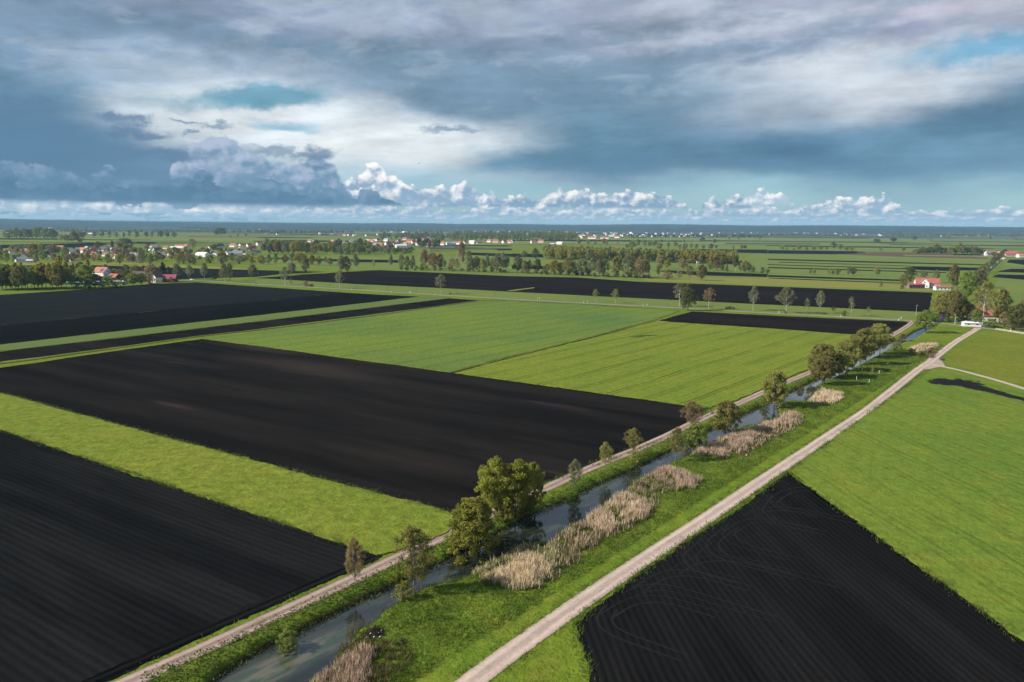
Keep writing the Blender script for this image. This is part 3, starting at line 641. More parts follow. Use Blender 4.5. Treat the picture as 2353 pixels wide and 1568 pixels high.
# hills on the skyline: a wooded ridge rising beyond the plain
def hills():
    m, k, b = new_mat('wooded_hills', .95, .05); p = pos(k)
    n = k.noise(p, .0016, 5, .6); n2 = k.noise(p, .012, 5, .7)
    c = k.mix(k.ramp(n, .56, .66), (.008, .016, .014, 1), (.035, .055, .030, 1))
    f = k.ramp(n2, .2, .8, .5, 1.6, False)
    k.l.new(k.mix(1.0, c, k.gray(f), 'MULTIPLY'), b.inputs['Base Color']); bump(k, b, n2, 1.0, 25)
    top = [(-400,500),(-100,502),(0,503),(120,505.5),(300,508.5),(588,511.5),(700,512.5),(860,513.2),(960,512.8),(1050,515),(1176,514.8),(1326,517),(1420,516),(1520,515.2),(1640,517),(1764,518.6),(1900,518),(2065,519.2),(2200,521),(2353,522.3),(2500,524),(2800,527)]
    xs = np.array([t[0] for t in top]); ys = np.array([t[1] for t in top])
    X = np.arange(-400, 2801, 6.); Y = np.interp(X, xs, ys)
    rows = ((9500, 0.0), (10200, .28), (11200, .62), (12300, .86), (13400, 1.0), (15000, .7))
    V = []
    for D, h in rows:
        for i, x in enumerate(X):
            d = ray(x, Y[i]); t = 13400/math.hypot(d[0], d[1]); z = CAM_H + d[2]*t
            s = D/math.hypot(d[0], d[1])
            V.append((d[0]*s, d[1]*s, max(-1, z*h + (random.uniform(-4, 4)*(1.0 if 0 < h < 1 else .6)) - (2 if h == 0 else 0))))
    n_ = len(X); idx = np.arange(len(V)).reshape(len(rows), n_)
    Qh = np.stack([idx[:-1, :-1].ravel(), idx[:-1, 1:].ravel(), idx[1:, 1:].ravel(), idx[1:, :-1].ravel()], 1)
    o = link('hills', np_mesh('hills', np.array(V), Qh, False), m); tag(o, kind='structure')
hills()
# ---------------------------------------------------------------- trees
PROFILE = {
 'round':  (.14, lambda t: np.sqrt(np.clip(1-(2*t-.95)**2, .06, 1)), 1.0),
 'broad':  (.22, lambda t: np.sqrt(np.clip(1-(1.7*t-.75)**2, .05, 1)), 1.0),
 'sparse': (.26, lambda t: np.sqrt(np.clip(1-(2*t-.9)**2, .08, 1))*.95, 1.0),
 'birch':  (.30, lambda t: np.clip(1.25*np.sqrt(np.clip(t+.12, 0, 1))*(1.02-t)**.6, .08, 1), 1.0),
 'poplar': (.07, lambda t: np.clip(np.sqrt(np.clip(1-(2*t-.8)**2, .1, 1)), .15, 1), 1.0),
 'conifer':(.05, lambda t: np.clip(1.05-t, .04, 1), 1.0),
 'thicket':(.0,  lambda t: np.sqrt(np.clip(1-(1.15*t-.2)**2, .1, 1)), 1.0),
 'airy':   (.34, lambda t: np.sqrt(np.clip(1-(2*t-.85)**2, .1, 1)), 1.0),
 'bush':   (.0,  lambda t: np.sqrt(np.clip(1-(1.25*t-.25)**2, .1, 1)), 1.0)}
def tube(V, Fs, a, b, ra, rb, n=5, bend=0.0):
    a = np.array(a, float); b = np.array(b, float); ax = b - a; ax /= max(np.linalg.norm(ax), 1e-9)
    s = np.cross(ax, [0.3, .9, .1]); s /= np.linalg.norm(s); t = np.cross(ax, s); base = len(V)
    for k_, (c, r) in enumerate(((a, ra), ((a+b)/2 + np.array([0, 0, bend]), (ra+rb)/2), (b, rb))):
        for i in range(n):
            th = 2*pi*i/n; V.append(tuple(c + r*(cos(th)*s + sin(th)*t)))
    for k_ in range(2):
        for i in range(n):
            j = (i+1) % n; Fs.append((base+k_*n+i, base+k_*n+j, base+(k_+1)*n+j, base+(k_+1)*n+i))
def leaf_cloud(C, R, per, size, r, flat=.75):
    """clumps of small leaf faces; C centres (n,3), R radii"""
    n = len(C)*per
    c = np.repeat(C, per, 0); rr = np.repeat(R, per)
    off = r.normal(0, 1, (n, 3)); off /= np.linalg.norm(off, axis=1)[:, None]; off *= (r.random(n)**.45)[:, None]
    p = c + off*rr[:, None]*np.array([1, 1, flat])
    nrm = off*.6 + r.normal(0, .55, (n, 3)) + np.array([0, 0, .35]); nrm /= np.linalg.norm(nrm, axis=1)[:, None]
    a = np.cross(nrm, r.normal(0, 1, (n, 3))); a /= np.linalg.norm(a, axis=1)[:, None]; b = np.cross(nrm, a)
    s = size*(.6 + .8*r.random(n))[:, None]
    V = np.stack([p - a*s, p - b*s*.55, p + a*s, p + b*s*.55], 1).reshape(-1, 3)
    return V, np.arange(n*4).reshape(n, 4)
def tree_parts(kind, seed, clumps, per, size, trunk_r=.022, limbs=14, cl_r=.17):
    """unit tree: height 1, crown width 1 -> (trunk V,F), (crown V,Q)"""
    r = np.random.default_rng(seed); c0, prof, _ = PROFILE[kind]
    g = np.array([r.uniform(-.04, .04), r.uniform(-.04, .04)])
    t = r.random(clumps)**(.8 if kind != 'conifer' else 1.3)
    th = r.random(clumps)*2*pi + np.arange(clumps)*2.4; rad = .5*prof(t)*(1-cl_r)*np.sqrt(.12 + .88*r.random(clumps))
    lob = 1 + .22*np.sin(th*2 + seed) + .14*np.sin(th*3 + t*7 + seed*2)
    C = np.stack([np.cos(th)*rad*lob + g[0]*t, np.sin(th)*rad*lob + g[1]*t, c0 + (1-c0)*(.04 + .92*t)], 1)
    R = cl_r*(.55 + .6*r.random(clumps))*.62*np.where(t > .85, .8, 1)
    if kind == 'birch': C[:, 2] -= .10*(rad/.5)**2
    lv = leaf_cloud(C, R, per, size, r, .75 if kind not in ('birch',) else 1.25)
    V, Fs = [], []
    if kind not in ('bush', 'thicket'):
        top = np.array([g[0], g[1], c0 + (1-c0)*(.86 if kind != 'conifer' else .97)])
        mid = np.array([r.uniform(-.02, .02), r.uniform(-.02, .02), .45])
        tube(V, Fs, (0, 0, -.03), mid, trunk_r, trunk_r*.7); tube(V, Fs, mid, top, trunk_r*.7, trunk_r*.18)
    else:
        for i in range(5): tube(V, Fs, (r.uniform(-.1, .1), r.uniform(-.1, .1), -.05), (r.uniform(-.3, .3), r.uniform(-.3, .3), .6), trunk_r*1.3, trunk_r*.4, 4)
    if kind == 'thicket': limbs = 4
    for i in r.choice(clumps, min(limbs, clumps), replace=False):
        z0 = max(c0*.8, C[i, 2] - .12 - .32*r.random()*(1-c0)); f = z0
        s = np.array([g[0]*f, g[1]*f, z0]) if kind not in ('bush', 'thicket') else np.array([0, 0, .02])
        tube(V, Fs, s, C[i], trunk_r*.42, trunk_r*.12, 4, -.02)
    return (np.array(V), np.array(Fs)), lv
TPL = {}; MERGED = {}
def template(kind, seed, lod):
    key = (kind, seed, lod)
    if key in TPL: return TPL[key]
    sp = {'round': (60, 1.0), 'broad': (70, 1.0), 'sparse': (46, .52), 'birch': (44, .72), 'poplar': (56, 1.0), 'conifer': (60, 1.0), 'bush': (40, 1.0), 'thicket': (84, 1.3), 'airy': (40, .55)}[kind]
    cl, dens = sp
    if lod == 0: a = tree_parts(kind, seed, int(cl*2.7), int(92*dens), .0165, .017, 34, .145)
    elif lod == 1: a = tree_parts(kind, seed, int(cl*1.7), int(38*dens), .028, .019, 12, .18)
    else: a = tree_parts(kind, seed, int(cl*.6), int(18*dens), .066, .022, 4, .27)
    tr = np_mesh('trunk', *a[0]); tr.materials.append(M['bark']); cr = np_mesh('crown', *a[1]); cr.materials.append(M['green'])
    if lod == 2:
        V = np.concatenate([a[0][0], a[1][0]]); Qs = np.concatenate([a[0][1], a[1][1] + len(a[0][0])])
        me = np_mesh('tree', V, Qs); me.materials.append(M['bark']); me.materials.append(M['green'])
        ix = np.zeros(len(Qs), np.int32); ix[len(a[0][1]):] = 1; me.polygons.foreach_set('material_index', ix)
        MERGED[key] = me
    TPL[key] = (tr, cr)
    return TPL[key]
def use_mat(o, i, m):
    o.material_slots[i].link = 'OBJECT'; o.material_slots[i].material = m
NAME = {'round': 'broadleaf_tree', 'broad': 'broadleaf_tree', 'sparse': 'young_alder_tree', 'birch': 'birch_tree', 'poplar': 'poplar_tree', 'conifer': 'fir_tree', 'bush': 'bush', 'thicket': 'bush', 'airy': 'birch_tree'}
def tree(x, y, top, w, kind, tone, label, group=None, cat=None, z=None, lod=None, name=None):
    g = G(x, y); dp = depth(g)
    if z is None: z = ground_z(*g) if (CU0 < uv2(*g)[0] < CU1 and -94 < uv2(*g)[1] < -62) else 0.0
    h = (y - top)*dp/F*1.02 / cos(PITCH); wd = w*dp/F
    if lod is None: lod = 0 if h/dp*F > 55 else (1 if h/dp*F > 17 else 2)
    mt = M[tone]; bark = M['bark_pale'] if kind in ('birch', 'airy') else (M['bark_grey'] if kind == 'sparse' else M['bark'])
    seed = random.randint(0, 3) if lod else random.randint(0, 40)
    if lod == 0 and len([k for k in TPL if k[2] == 0]) > 24: seed = random.choice([k[1] for k in TPL if k[2] == 0 and k[0] == kind] or [1])
    nm = name or NAME[kind]; cat = cat or ('bush' if kind in ('bush', 'thicket') else 'tree'); T = template(kind, seed, lod)
    if True:
        o = bpy.data.objects.new(nm, None); COL.objects.link(o); o.empty_display_size = .1
        a = bpy.data.objects.new('stems' if kind in ('bush', 'thicket') else 'trunk', T[0]); b = bpy.data.objects.new('crown', T[1])
        for c, mm in ((a, bark), (b, mt)): COL.objects.link(c); c.parent = o; use_mat(c, 0, mm)
    o.location = (g[0], g[1], z); o.scale = (wd, wd, h); o.rotation_euler = (0, 0, random.uniform(0, 6.28))
    tag(o, label, cat, group); return o
ORD = 'first second third fourth fifth sixth seventh eighth ninth tenth eleventh twelfth thirteenth fourteenth fifteenth sixteenth seventeenth eighteenth nineteenth twentieth twenty-first twenty-second twenty-third twenty-fourth twenty-fifth twenty-sixth twenty-seventh twenty-eighth twenty-ninth thirtieth thirty-first thirty-second thirty-third thirty-fourth thirty-fifth thirty-sixth thirty-seventh thirty-eighth thirty-ninth fortieth forty-first forty-second forty-third forty-fourth forty-fifth forty-sixth forty-seventh forty-eighth forty-ninth fiftieth'.split()
TONE = {'green': 'green', 'olive': 'olive', 'yellow': 'yellow-green', 'brown': 'brownish', 'pale': 'pale tan', 'dark': 'dark green', 'fir': 'blackish', 'lilac': 'lilac', 'grey': 'grey-green', 'lime': 'lime green'}
# --- along the canal, each with its own words
R = [
(816,1352,1236,62,'sparse','brown','thin brown-leaved alder between the dirt track and the canal, nearest the camera'),
(951,1361,1199,100,'sparse','olive','tall open alder with grey limbs on the canal bend beside a low bush'),
(968,1352,1270,40,'sparse','olive','slim second stem tucked behind the tall open alder on the canal bend'),
(928,1376,1332,56,'bush','lime','low lime-green bush at the foot of the tall open alder'),
(660,1476,1421,62,'bush','green','leafy bush hanging over the sandy shallow water'),
(1082,1257,1122,146,'thicket','lime','big dense bush at the water beside the gold-green grove'),
(1142,1188,1054,112,'round','gold','tallest gold-green tree of the grove beside the big dense bush'),
(1184,1186,1054,98,'round','gold','middle gold-green tree of the grove on the dirt track'),
(1228,1168,1052,66,'round','lime','narrow gold-green tree at the far end of the grove'),
(1158,1196,1146,58,'thicket','lime','low rounded bush filling the foot of the gold-green grove'),
(1212,1174,1130,48,'thicket','green','dark bush under the narrow gold-green tree'),
(1320,1126,1053,46,'sparse','grey','leaning grey-leaved young alder by a clump of bank herbs'),
(1318,1140,1120,36,'thicket','herb','round clump of tall green herbs overhanging the canal bank'),
(1392,1083,1017,42,'sparse','olive','slim pale-stemmed young alder beside the track, opposite the black field'),
(1456,1047,983,52,'sparse','olive','young alder whose crown covers the dirt track before the leaning pair'),
(1462,1058,1036,40,'bush','olive','dark bush on the bank below the young alder'),
(1590,990,922,60,'sparse','brown','brownish half-bare alder beside the corner of the black field'),
(1600,1030,960,62,'round','green','green alder low on the bank in front of the brownish one'),
(1553,1060,982,46,'sparse','olive','many-stemmed alder standing on the grassy point in the canal'),
(1568,1050,1000,32,'sparse','olive','small second stem beside the alder on the grassy point'),
(1666,994,909,80,'round','olive','round dense dark alder overhanging the open water'),
(1779,934,844,74,'broad','olive','spreading alder on the bank between two stretches of open water'),
(1757,928,902,28,'bush','green','small green bush beneath the spreading alder'),
(1840,888,868,26,'bush','olive','dark bank bush by the open water before the long grove'),
(1893,884,818,64,'round','olive','lowest front tree of the long grove over the canal'),
(1890,868,782,76,'broad','olive','wide flat-topped tree at the near end of the long grove'),
(1928,866,806,58,'round','olive','olive tree deep in the long grove behind the flat-topped one'),
(1945,852,776,62,'round','olive','dark round tree third along the long grove'),
(1976,838,757,62,'round','olive','olive middle tree of the long grove, half hiding its neighbour'),
(1990,822,746,56,'round','olive','tall twin-topped tree of the long grove near the black field'),
(2021,816,745,62,'broad','olive','tallest dark tree at the far end of the long grove'),
(2057,807,776,30,'bush','olive','lone bush beside the long grove at the wide bend'),
(2073,783,760,24,'bush','brown','small brown bush at the track bend by the narrow water'),
(2127,765,714,54,'round','green','round green tree beside the end of the paved road'),
(2138,812,799,18,'bush','brown','low scrub clump beside the muddy pond'),(2112,820,806,16,'bush','olive','low olive scrub at the muddy pond edge'),(2094,812,800,18,'bush','grey','grey scrub on the island by the wide bend'),
'trees and bushes around the farms',
(2180,739,668,70,'round','olive','broad olive-leaved tree at the near corner of the farmyard'),
(2194,745,670,52,'birch','olive','white-stemmed birch rising in front of the farmyard grove'),
(2156,734,690,40,'round','olive','olive tree at the edge of the farmyard above the junction'),
(2212,744,690,46,'round','lime','leafy tree screening the near end of the red farm roof'),
(2242,750,712,32,'round','green','smaller tree between the white garage and the red farm roof'),
(2163,740,722,28,'bush','lilac','lilac bush in purple bloom at the farmyard edge'),
(2258,747,650,66,'airy','olive','huge spreading tree shading the red farm roof'),
(2296,742,664,48,'round','olive','dense tree behind the red farm roof'),
(2275,753,733,38,'bush','green','green garden bush in front of the white farm wall'),
(2308,752,718,40,'round','brown','brownish garden tree beside the white farm wall'),
(2345,761,698,66,'round','dark','dark garden tree at the end of the rail fence'),
(2362,755,640,60,'conifer','brown','tall brown conifer beyond the farm garden'),
(2330,758,722,34,'bush','olive','olive garden bush near the rail fence'),
(2221,691,624,44,'round','green','light green tree on the canal behind the farm grove'),
(2252,662,622,30,'round','dark','dark tree on the canal between two bright water gaps'),
(2191,662,606,28,'poplar','olive','tall poplar beside the red-roofed white house'),
(2090,652,614,28,'round','dark','dark tree behind the grey shed of the white house'),
(2075,662,632,24,'round','olive','olive tree at the gable of the grey shed'),
(2122,642,623,16,'round','grey','small grey tree behind the white house roof'),
(2150,650,622,20,'round','olive','olive tree behind the low white outbuilding'),
(2024,659,646,12,'bush','green','lone field bush before the grey shed'),
(2072,664,656,12,'bush','dark','small hedge bush by the grey shed'),
'birches and bushes along the paved road',
(655,655,614,28,'airy','grey','road birch beside a small sapling near the blue car'),
(669,655,639,7,'sparse','green','small sapling beside the road birch near the blue car'),
(671,631,604,26,'round','grey','grey tree at the corner behind the road birch and sapling'),
(702,630,593,25,'round','grey','lone grey tree on the edge of the far black field'),
(703,659,645,19,'bush','brown','larger brown bush of the pair beside the paved road'),
(716,659,653,13,'bush','brown','smaller brown bush of the pair beside the paved road'),
(781,663,623,26,'airy','grey','road birch with a full crown midway along the black wedge'),
(1012,676,632,29,'airy','grey','bare-limbed white birch standing past the motorcyclist'),
(1034,677,672,8,'bush','brown','small roadside bush past the bare-limbed birch'),
(1369,695,665,15,'airy','olive','smaller birch of the close pair above the blue-green crop'),
(1414,697,665,21,'airy','green','larger birch of the close pair above the blue-green crop'),
(1561,705,653,38,'airy','grey','leaning two-stemmed birch touching the big dark roadside tree'),
(1581,714,653,41,'poplar','dark','big dark dense tree at the corner of the blue-green crop'),
(1628,711,662,32,'airy','brown','brownish birch beyond the big dark roadside tree'),
(1670,711,705,10,'bush','dark','nearer low bush of the three beside the road'),(1677,711,703,11,'bush','dark','middle low bush of the three beside the road'),(1686,711,706,9,'bush','dark','farther low bush of the three beside the road'),
(1730,714,660,31,'airy','grey','forked white birch between the three low bushes and the wide birch'),
(1806,720,662,44,'airy','grey','widest road birch with a bushy foot'),
(1805,721,715,9,'bush','dark','dark tuft at the foot of the widest road birch'),
(1853,721,686,14,'airy','grey','slim birch just past the widest road birch'),
(1883,721,670,28,'airy','grey','pale-limbed birch between the slim birch and a round bush'),
(1914,718,705,13,'sparse','dark','little round dark tree between two road birches'),
(1892,722,717,20,'bush','olive','low olive bush at the foot of the pale-limbed birch'),
(1940,726,714,15,'bush','dark','round dark bush beside the straight bare-stemmed birch'),
(1955,727,683,20,'airy','grey','straight bare-stemmed birch beside a round bush'),
(1995,728,705,10,'airy','grey','smallest thin birch near the road bend'),
(2282,612,590,14,'round','dark','dark tree on the far canal at the brown track end'),(2265,626,604,17,'round','olive','olive tree on the far canal opposite the pale tilled field'),
]
g_ = 'trees and bushes along the canal'
for r_ in R:
    if isinstance(r_, str): g_ = r_
    else: tree(*r_[:6], r_[6], g_)
def band(rows, place, group, kind='round'):
    rows = sorted(rows, key=lambda q: q[0])
    for i, q in enumerate(rows):
        kd = q[4] if len(q) > 4 else kind; tn = q[5] if len(q) > 5 else random.choice(['green', 'olive', 'lime', 'green', 'grey'])
        what = {'bush': 'bush', 'conifer': 'fir', 'birch': 'birch', 'poplar': 'poplar'}.get(kd, 'tree')
        a = 'an' if False else ''
        tree(q[0], q[1], q[2] - .06*(q[1]-q[2]), q[3]*1.28, kd, tn, f"{TONE[tn]} {what}, {ORD[i]} {place}", group)
W_ = "from the village end of "
band([(600,608,588,18,'round','yellow'),(618,607,586,12,'poplar','grey'),(634,606,584,10,'poplar','green'),(655,606,587,17,'round','brown'),(672,604,584,14,'round','grey'),(690,608,583,25,'round','yellow'),(717,610,588,16,'round','yellow'),(733,610,590,14,'round','yellow'),(748,609,592,10,'birch','grey'),(758,610,594,16,'round','yellow'),(606,607,594,10,'bush','brown')],
     W_ + "the yellowish row behind the grey trees", 'yellowish row of trees')
band([(785,625,590,22,'round','grey'),(797,625,591,18,'poplar','dark'),(806,618,596,5,'birch','pale'),(818,622,588,20,'birch','grey'),(859,617,599,10,'sparse','olive'),(898,617,588,13,'birch','grey'),(923,618,588,16,'round','grey'),(936,617,591,13,'round','olive'),(948,618,589,15,'poplar','grey'),(971,620,606,22,'bush','green'),(975,618,577,26,'birch','brown'),(992,617,584,18,'round','brown'),(998,621,586,16,'round','brown'),(1011,621,586,17,'round','brown'),(1022,622,600,11,'birch','grey'),(1038,622,596,18,'sparse','brown'),(1037,623,611,9,'bush','dark'),(1050,623,597,14,'sparse','brown'),
      (1060,606,560,24,'birch','brown'),(1062,605,570,16,'poplar','brown'),(1076,607,578,13,'round','grey'),(1082,625,592,21,'round','grey'),(1096,625,592,16,'round','olive'),(1110,626,596,15,'round','olive'),(1119,625,590,18,'birch','grey'),(1131,626,596,12,'round','green'),(1141,627,588,24,'round','grey'),(1156,621,584,17,'round','grey'),(1164,627,592,20,'birch','grey')],
     W_ + "the belt behind the wide black field", 'belt of trees behind the wide black field')
band([(1190,627,592,22,'round','grey'),(1205,595,577,14,'round','grey'),(1207,628,600,14,'round','olive'),(1217,628,600,16,'birch','grey'),(1230,595,572,14,'poplar','dark'),(1235,628,598,19,'round','dark'),(1256,631,608,21,'bush','dark'),(1274,632,601,24,'round','yellow'),(1289,632,606,18,'round','yellow'),(1307,633,594,32,'round','olive'),(1326,633,608,20,'bush','dark'),(1340,634,598,28,'round','grey'),(1352,634,608,18,'round','brown'),(1361,635,596,25,'birch','grey'),(1377,636,600,18,'round','grey'),(1390,636,598,25,'birch','dark'),(1416,637,594,28,'round','olive'),(1443,638,591,36,'round','grey'),(1461,639,612,16,'round','green'),(1471,640,595,26,'round','brown'),(1487,640,601,20,'birch','brown'),(1480,600,577,18,'round','pale'),(1516,622,590,20,'round','pale'),(1513,640,610,12,'birch','lime'),(1533,642,621,24,'bush','brown'),(1533,618,599,13,'round','yellow'),(1561,642,623,17,'sparse','brown'),(1569,620,596,25,'round','pale'),(1585,644,613,20,'sparse','olive'),(1612,645,611,25,'round','olive')],
     W_ + "the mixed copse below the wood", 'mixed copse below the wood')
band([(1615,618,608,9,'conifer','dark'),(1631,622,604,16,'round','green'),(1647,621,601,14,'round','brown'),(1659,623,602,11,'poplar','dark'),(1670,624,607,9,'conifer','dark'),(1690,625,592,17,'birch','dark'),(1702,625,601,13,'round','grey'),(1711,626,601,22,'round','olive'),(1722,625,608,10,'round','grey'),(1731,626,613,9,'bush','green'),(1751,628,615,14,'bush','dark'),(1764,628,618,9,'bush','dark')],
     "from the copse along the striped-field hedge", 'hedge trees by the striped fields')
band([(1862,630,620,7),(1870,631,619,8),(1905,632,618,8),(1914,632,620,7),(1925,632,618,10),(1949,633,616,8),(1960,633,615,13,'round','dark'),(2016,635,615,13,'round','olive')],
     "towards the white house on the striped fields", 'row of small trees on the striped fields')
band([(1797,575,565,10),(1807,576,569,6),(1824,576,570,7),(1836,575,565,10,'round','brown'),(1853,576,569,8),(1870,575,567,12),(1886,575,565,10),(1899,574,568,6),(1915,571,559,15,'round','dark'),(1930,575,562,13),(1944,576,567,12),(1956,576,566,12),(2024,577,571,8),(2076,577,570,8,'round','olive')],
     "towards the brown field along the thin far hedge", 'thin far hedge')
band([(2017,560,550,20,'broad','dark'),(2054,558,547,13,'broad','dark'),(2101,553,544,9,'broad','dark'),(2139,553,549,6),(2180,549,545,7),(2276,550,544,7,'broad','dark'),(2334,551,546,9),(1614,557,546,10,'broad','dark'),(1642,561,551,10,'broad','grey'),(1674,552,545,8),(1697,551,546,6),(1745,551,543,6)],
     "of the solitary trees on the open far meadows", 'solitary far meadow trees')
band([(1388,562,549,11),(1394,563,554,8),(1352,563,552,9),(1330,562,550,10),(1367,564,555,7),(1420,562,557,5),(1440,573,562,12),(1453,572,556,14),(1466,567,551,10),(1480,566,552,9),(1492,567,556,10),(1503,567,554,14),(1515,575,560,13),(1520,560,551,6),(1535,571,558,8),(1551,568,557,13),(1562,574,563,9),(1575,574,560,13),(1588,572,561,6),(1600,573,562,9),(1616,574,563,8),(1634,574,561,10),(1645,572,564,7),(1704,573,563,9,'round','brown'),(1713,573,564,8,'round','brown'),(1685,573,566,6),(1571,557,549,6)],
     "along the scattered hedge beyond the wood", 'scattered hedge beyond the wood')
band([(2102,584,574,12),(2110,584,572,12),(2119,584,568,12),(2127,584,573,12),(2136,584,568,14,'round','dark'),(2145,584,566,14),(2152,584,563,14,'round','dark'),(2162,584,569,14),(2172,584,570,14),(2184,585,568,14),(2196,585,566,14),(2203,584,559,14,'round','olive'),(2212,585,565,14),(2222,585,567,14),(2232,585,567,14),(2242,586,568,14),(2252,586,571,12),(2262,586,576,9,'round','dark')],
     "towards the long red barn in the far grove", 'grove beside the long red barn')
band([(2290,603,583,15,'round','dark'),(2297,597,582,11),(2301,593,577,13,'round','dark'),(2308,588,574,13,'round','dark'),(2283,589,580,13,'round','dark'),(2274,617,600,12),(2257,632,612,14),(2243,640,622,14),(2262,643,626,12,'bush','olive'),(2236,655,634,16,'round','dark'),(2216,676,650,18,'round','green'),(2228,664,644,16),(2252,648,632,14,'round','dark'),(2268,628,612,12),(2280,615,600,12,'round','dark')],
     "towards the long red barn along the canal avenue", 'far canal avenue')
rb = random.Random(3)
def fill(x0, x1, yf, hf, step, wf, kinds, tones, place, group, jy=2.0, yb=None, m=50):
    """an irregular belt: x range, base line y(x), height in photo units"""
    rows = []; x = x0
    while x < x1 and len(rows) < 50:
        h = rb.uniform(*hf); rows.append((x + rb.uniform(-2, 2), yf(x) + rb.uniform(-jy, jy), 0, rb.uniform(*wf), rb.choice(kinds), rb.choice(tones)))
        rows[-1] = rows[-1][:2] + (rows[-1][1] - h,) + rows[-1][3:]
        x += step*rb.uniform(.6, 1.4)
    band(rows, place, group)
fill(606, 860, lambda x: 583 + (x-606)*.004, (17, 28), 8.5, (14, 22), ['round', 'round', 'birch'], ['green', 'olive', 'grey', 'green', 'dark', 'yellow'], W_ + 'the front of the village wood', 'village wood', 2.0)
fill(612, 850, lambda x: 577, (16, 26), 10, (14, 22), ['round'], ['green', 'olive', 'grey', 'dark'], W_ + 'the back of the village wood', 'village wood', 2)
fill(770, 945, lambda x: 583, (11, 20), 7.5, (9, 15), ['birch', 'round', 'poplar'], ['dark', 'green', 'grey'], W_ + 'the thin birch belt', 'thin birch belt', 1.5)
fill(-10, 142, lambda x: 667 - x*.03, (36, 54), 7, (24, 34), ['round', 'birch', 'round'], ['olive', 'green', 'yellow', 'lime', 'green'], 'towards the farmhouse along the near wood front', 'near wood', 3)
fill(-10, 205, lambda x: 649 - x*.03, (30, 46), 12, (20, 30), ['round', 'round', 'birch', 'conifer'], ['olive', 'green', 'yellow', 'green', 'olive'], 'towards the farmhouse along the near wood back', 'near wood', 3)
band([(133,640,606,18,'conifer','fir'),(170,635,606,12,'conifer','fir'),(152,662,622,24,'birch','olive'),(165,664,632,22,'birch','grey'),(178,664,640,18,'bush','dark'),(196,662,612,40,'round','green'),(219,661,633,32,'round','dark'),(205,664,642,22,'bush','dark'),(251,659,636,32,'round','green'),(283,656,640,18,'bush','dark'),(262,634,619,20,'round','green'),(278,641,620,20,'sparse','brown'),(291,641,621,20,'round','green'),(306,656,629,30,'round','green'),(325,655,630,22,'round','green'),(346,653,636,26,'bush','brown'),(313,634,611,20,'round','olive'),(330,632,612,16,'round','brown'),(349,643,611,30,'round','pale'),(375,647,606,28,'conifer','fir'),(388,638,614,14,'conifer','fir'),(242,625,609,13,'round','grey'),(288,620,609,15,'round','grey'),(392,650,638,18,'bush','brown'),(236,663,648,18,'bush','dark'),(268,661,648,18,'bush','green')],
     'from the near wood through the farm gardens', 'farm garden trees')
band([(407,647,608,22,'birch','grey'),(434,643,611,20,'sparse','grey'),(470,645,607,21,'birch','grey'),(486,643,638,8,'bush','green'),(494,645,626,14,'round','dark'),(506,643,630,12,'sparse','brown'),(517,650,610,24,'birch','grey'),(527,646,608,20,'round','grey'),(582,640,610,22,'round','grey')],
     'from the white gable house past the silver car', 'trees past the silver car')
fill(0, 590, lambda x: 600 + x*.008, (12, 24), 12.1, (11, 20), ['round', 'round', 'birch', 'poplar', 'bush'], ['green', 'olive', 'grey', 'yellow', 'olive', 'brown', 'dark'], 'towards the yellow row along the village front gardens', 'front garden trees of the near village', 5)
fill(0, 590, lambda x: 585 + x*.0, (9, 20), 12.1, (10, 20), ['round', 'round', 'poplar', 'conifer'], ['green', 'olive', 'grey', 'olive', 'brown', 'dark'], 'towards the yellow row among the near village houses', 'trees among the near village houses', 5)
band([(288,577,550,42,'broad','grey'),(310,586,570,26,'round','yellow'),(326,612,573,26,'birch','grey'),(345,610,588,15,'round','green'),(248,608,586,13,'round','green'),(275,609,586,17,'round','olive'),(443,576,551,22,'sparse','grey'),(225,576,557,18,'round','dark'),(258,573,554,12,'conifer','fir'),(510,605,580,26,'round','yellow'),(418,603,580,16,'round','yellow'),(432,604,581,17,'round','brown'),(120,586,564,28,'round','brown'),(95,586,562,22,'round','olive'),(77,586,562,18,'round','yellow'),(46,593,566,20,'round','grey')],
     'towards the yellow row of the large village trees', 'large village trees')
band([(22,551,530,24,'broad','grey')] + [(38+9*i, 549+rb.uniform(-1, 1), 527+rb.uniform(-2, 3), 14, 'round', rb.choice(['dark', 'grey', 'green'])) for i in range(10)] + [(128,549,532,12),(140,554,540,14),(152,556,541,14),(165,556,537,16),(172,561,533,20,'birch','grey'),(184,560,535,18),(120,553,545,8),(102,554,544,6)],
     'along the dark grove beyond the near village', 'dark grove beyond the village')
band([(198+17*i + rb.uniform(-5, 5), 546+rb.uniform(-1.5, 1.5), 532+rb.uniform(-1, 3), rb.uniform(7, 15), 'round', rb.choice(['grey', 'olive', 'grey', 'dark'])) for i in range(13)] + [(507,541,525,30,'broad','dark'),(498,541,528,14,'round','dark'),(530,547,541,4),(547,544,538,5),(565,543,537,8)],
     'along the far row towards the single round grove', 'far tree row')
def understory(x0, x1, yf, n, place, group):
    band([(x0 + (x1-x0)*(i+.5)/n + rb.uniform(-4, 4), yf(x0 + (x1-x0)*i/n) + rb.uniform(-1, 1), 0, rb.uniform(9, 16), 'bush', rb.choice(['green', 'olive', 'dark', 'brown'])) for i in range(n)] and
         [(a, b, b - rb.uniform(6, 12), w_, 'bush', t_) for a, b, w_, t_ in [(x0 + (x1-x0)*(i+.5)/n + rb.uniform(-4, 4), yf(x0 + (x1-x0)*i/n) + rb.uniform(-1, 1), rb.uniform(9, 16), rb.choice(['green', 'olive', 'dark', 'brown'])) for i in range(n)]], place, group)
understory(915, 1170, lambda x: 621 + (x-915)*.022, 17, W_ + 'the undergrowth behind the wide black field', 'undergrowth of the tree belt')
understory(1190, 1500, lambda x: 628 + (x-1190)*.04, 20, W_ + 'the undergrowth of the mixed copse', 'undergrowth of the copse')
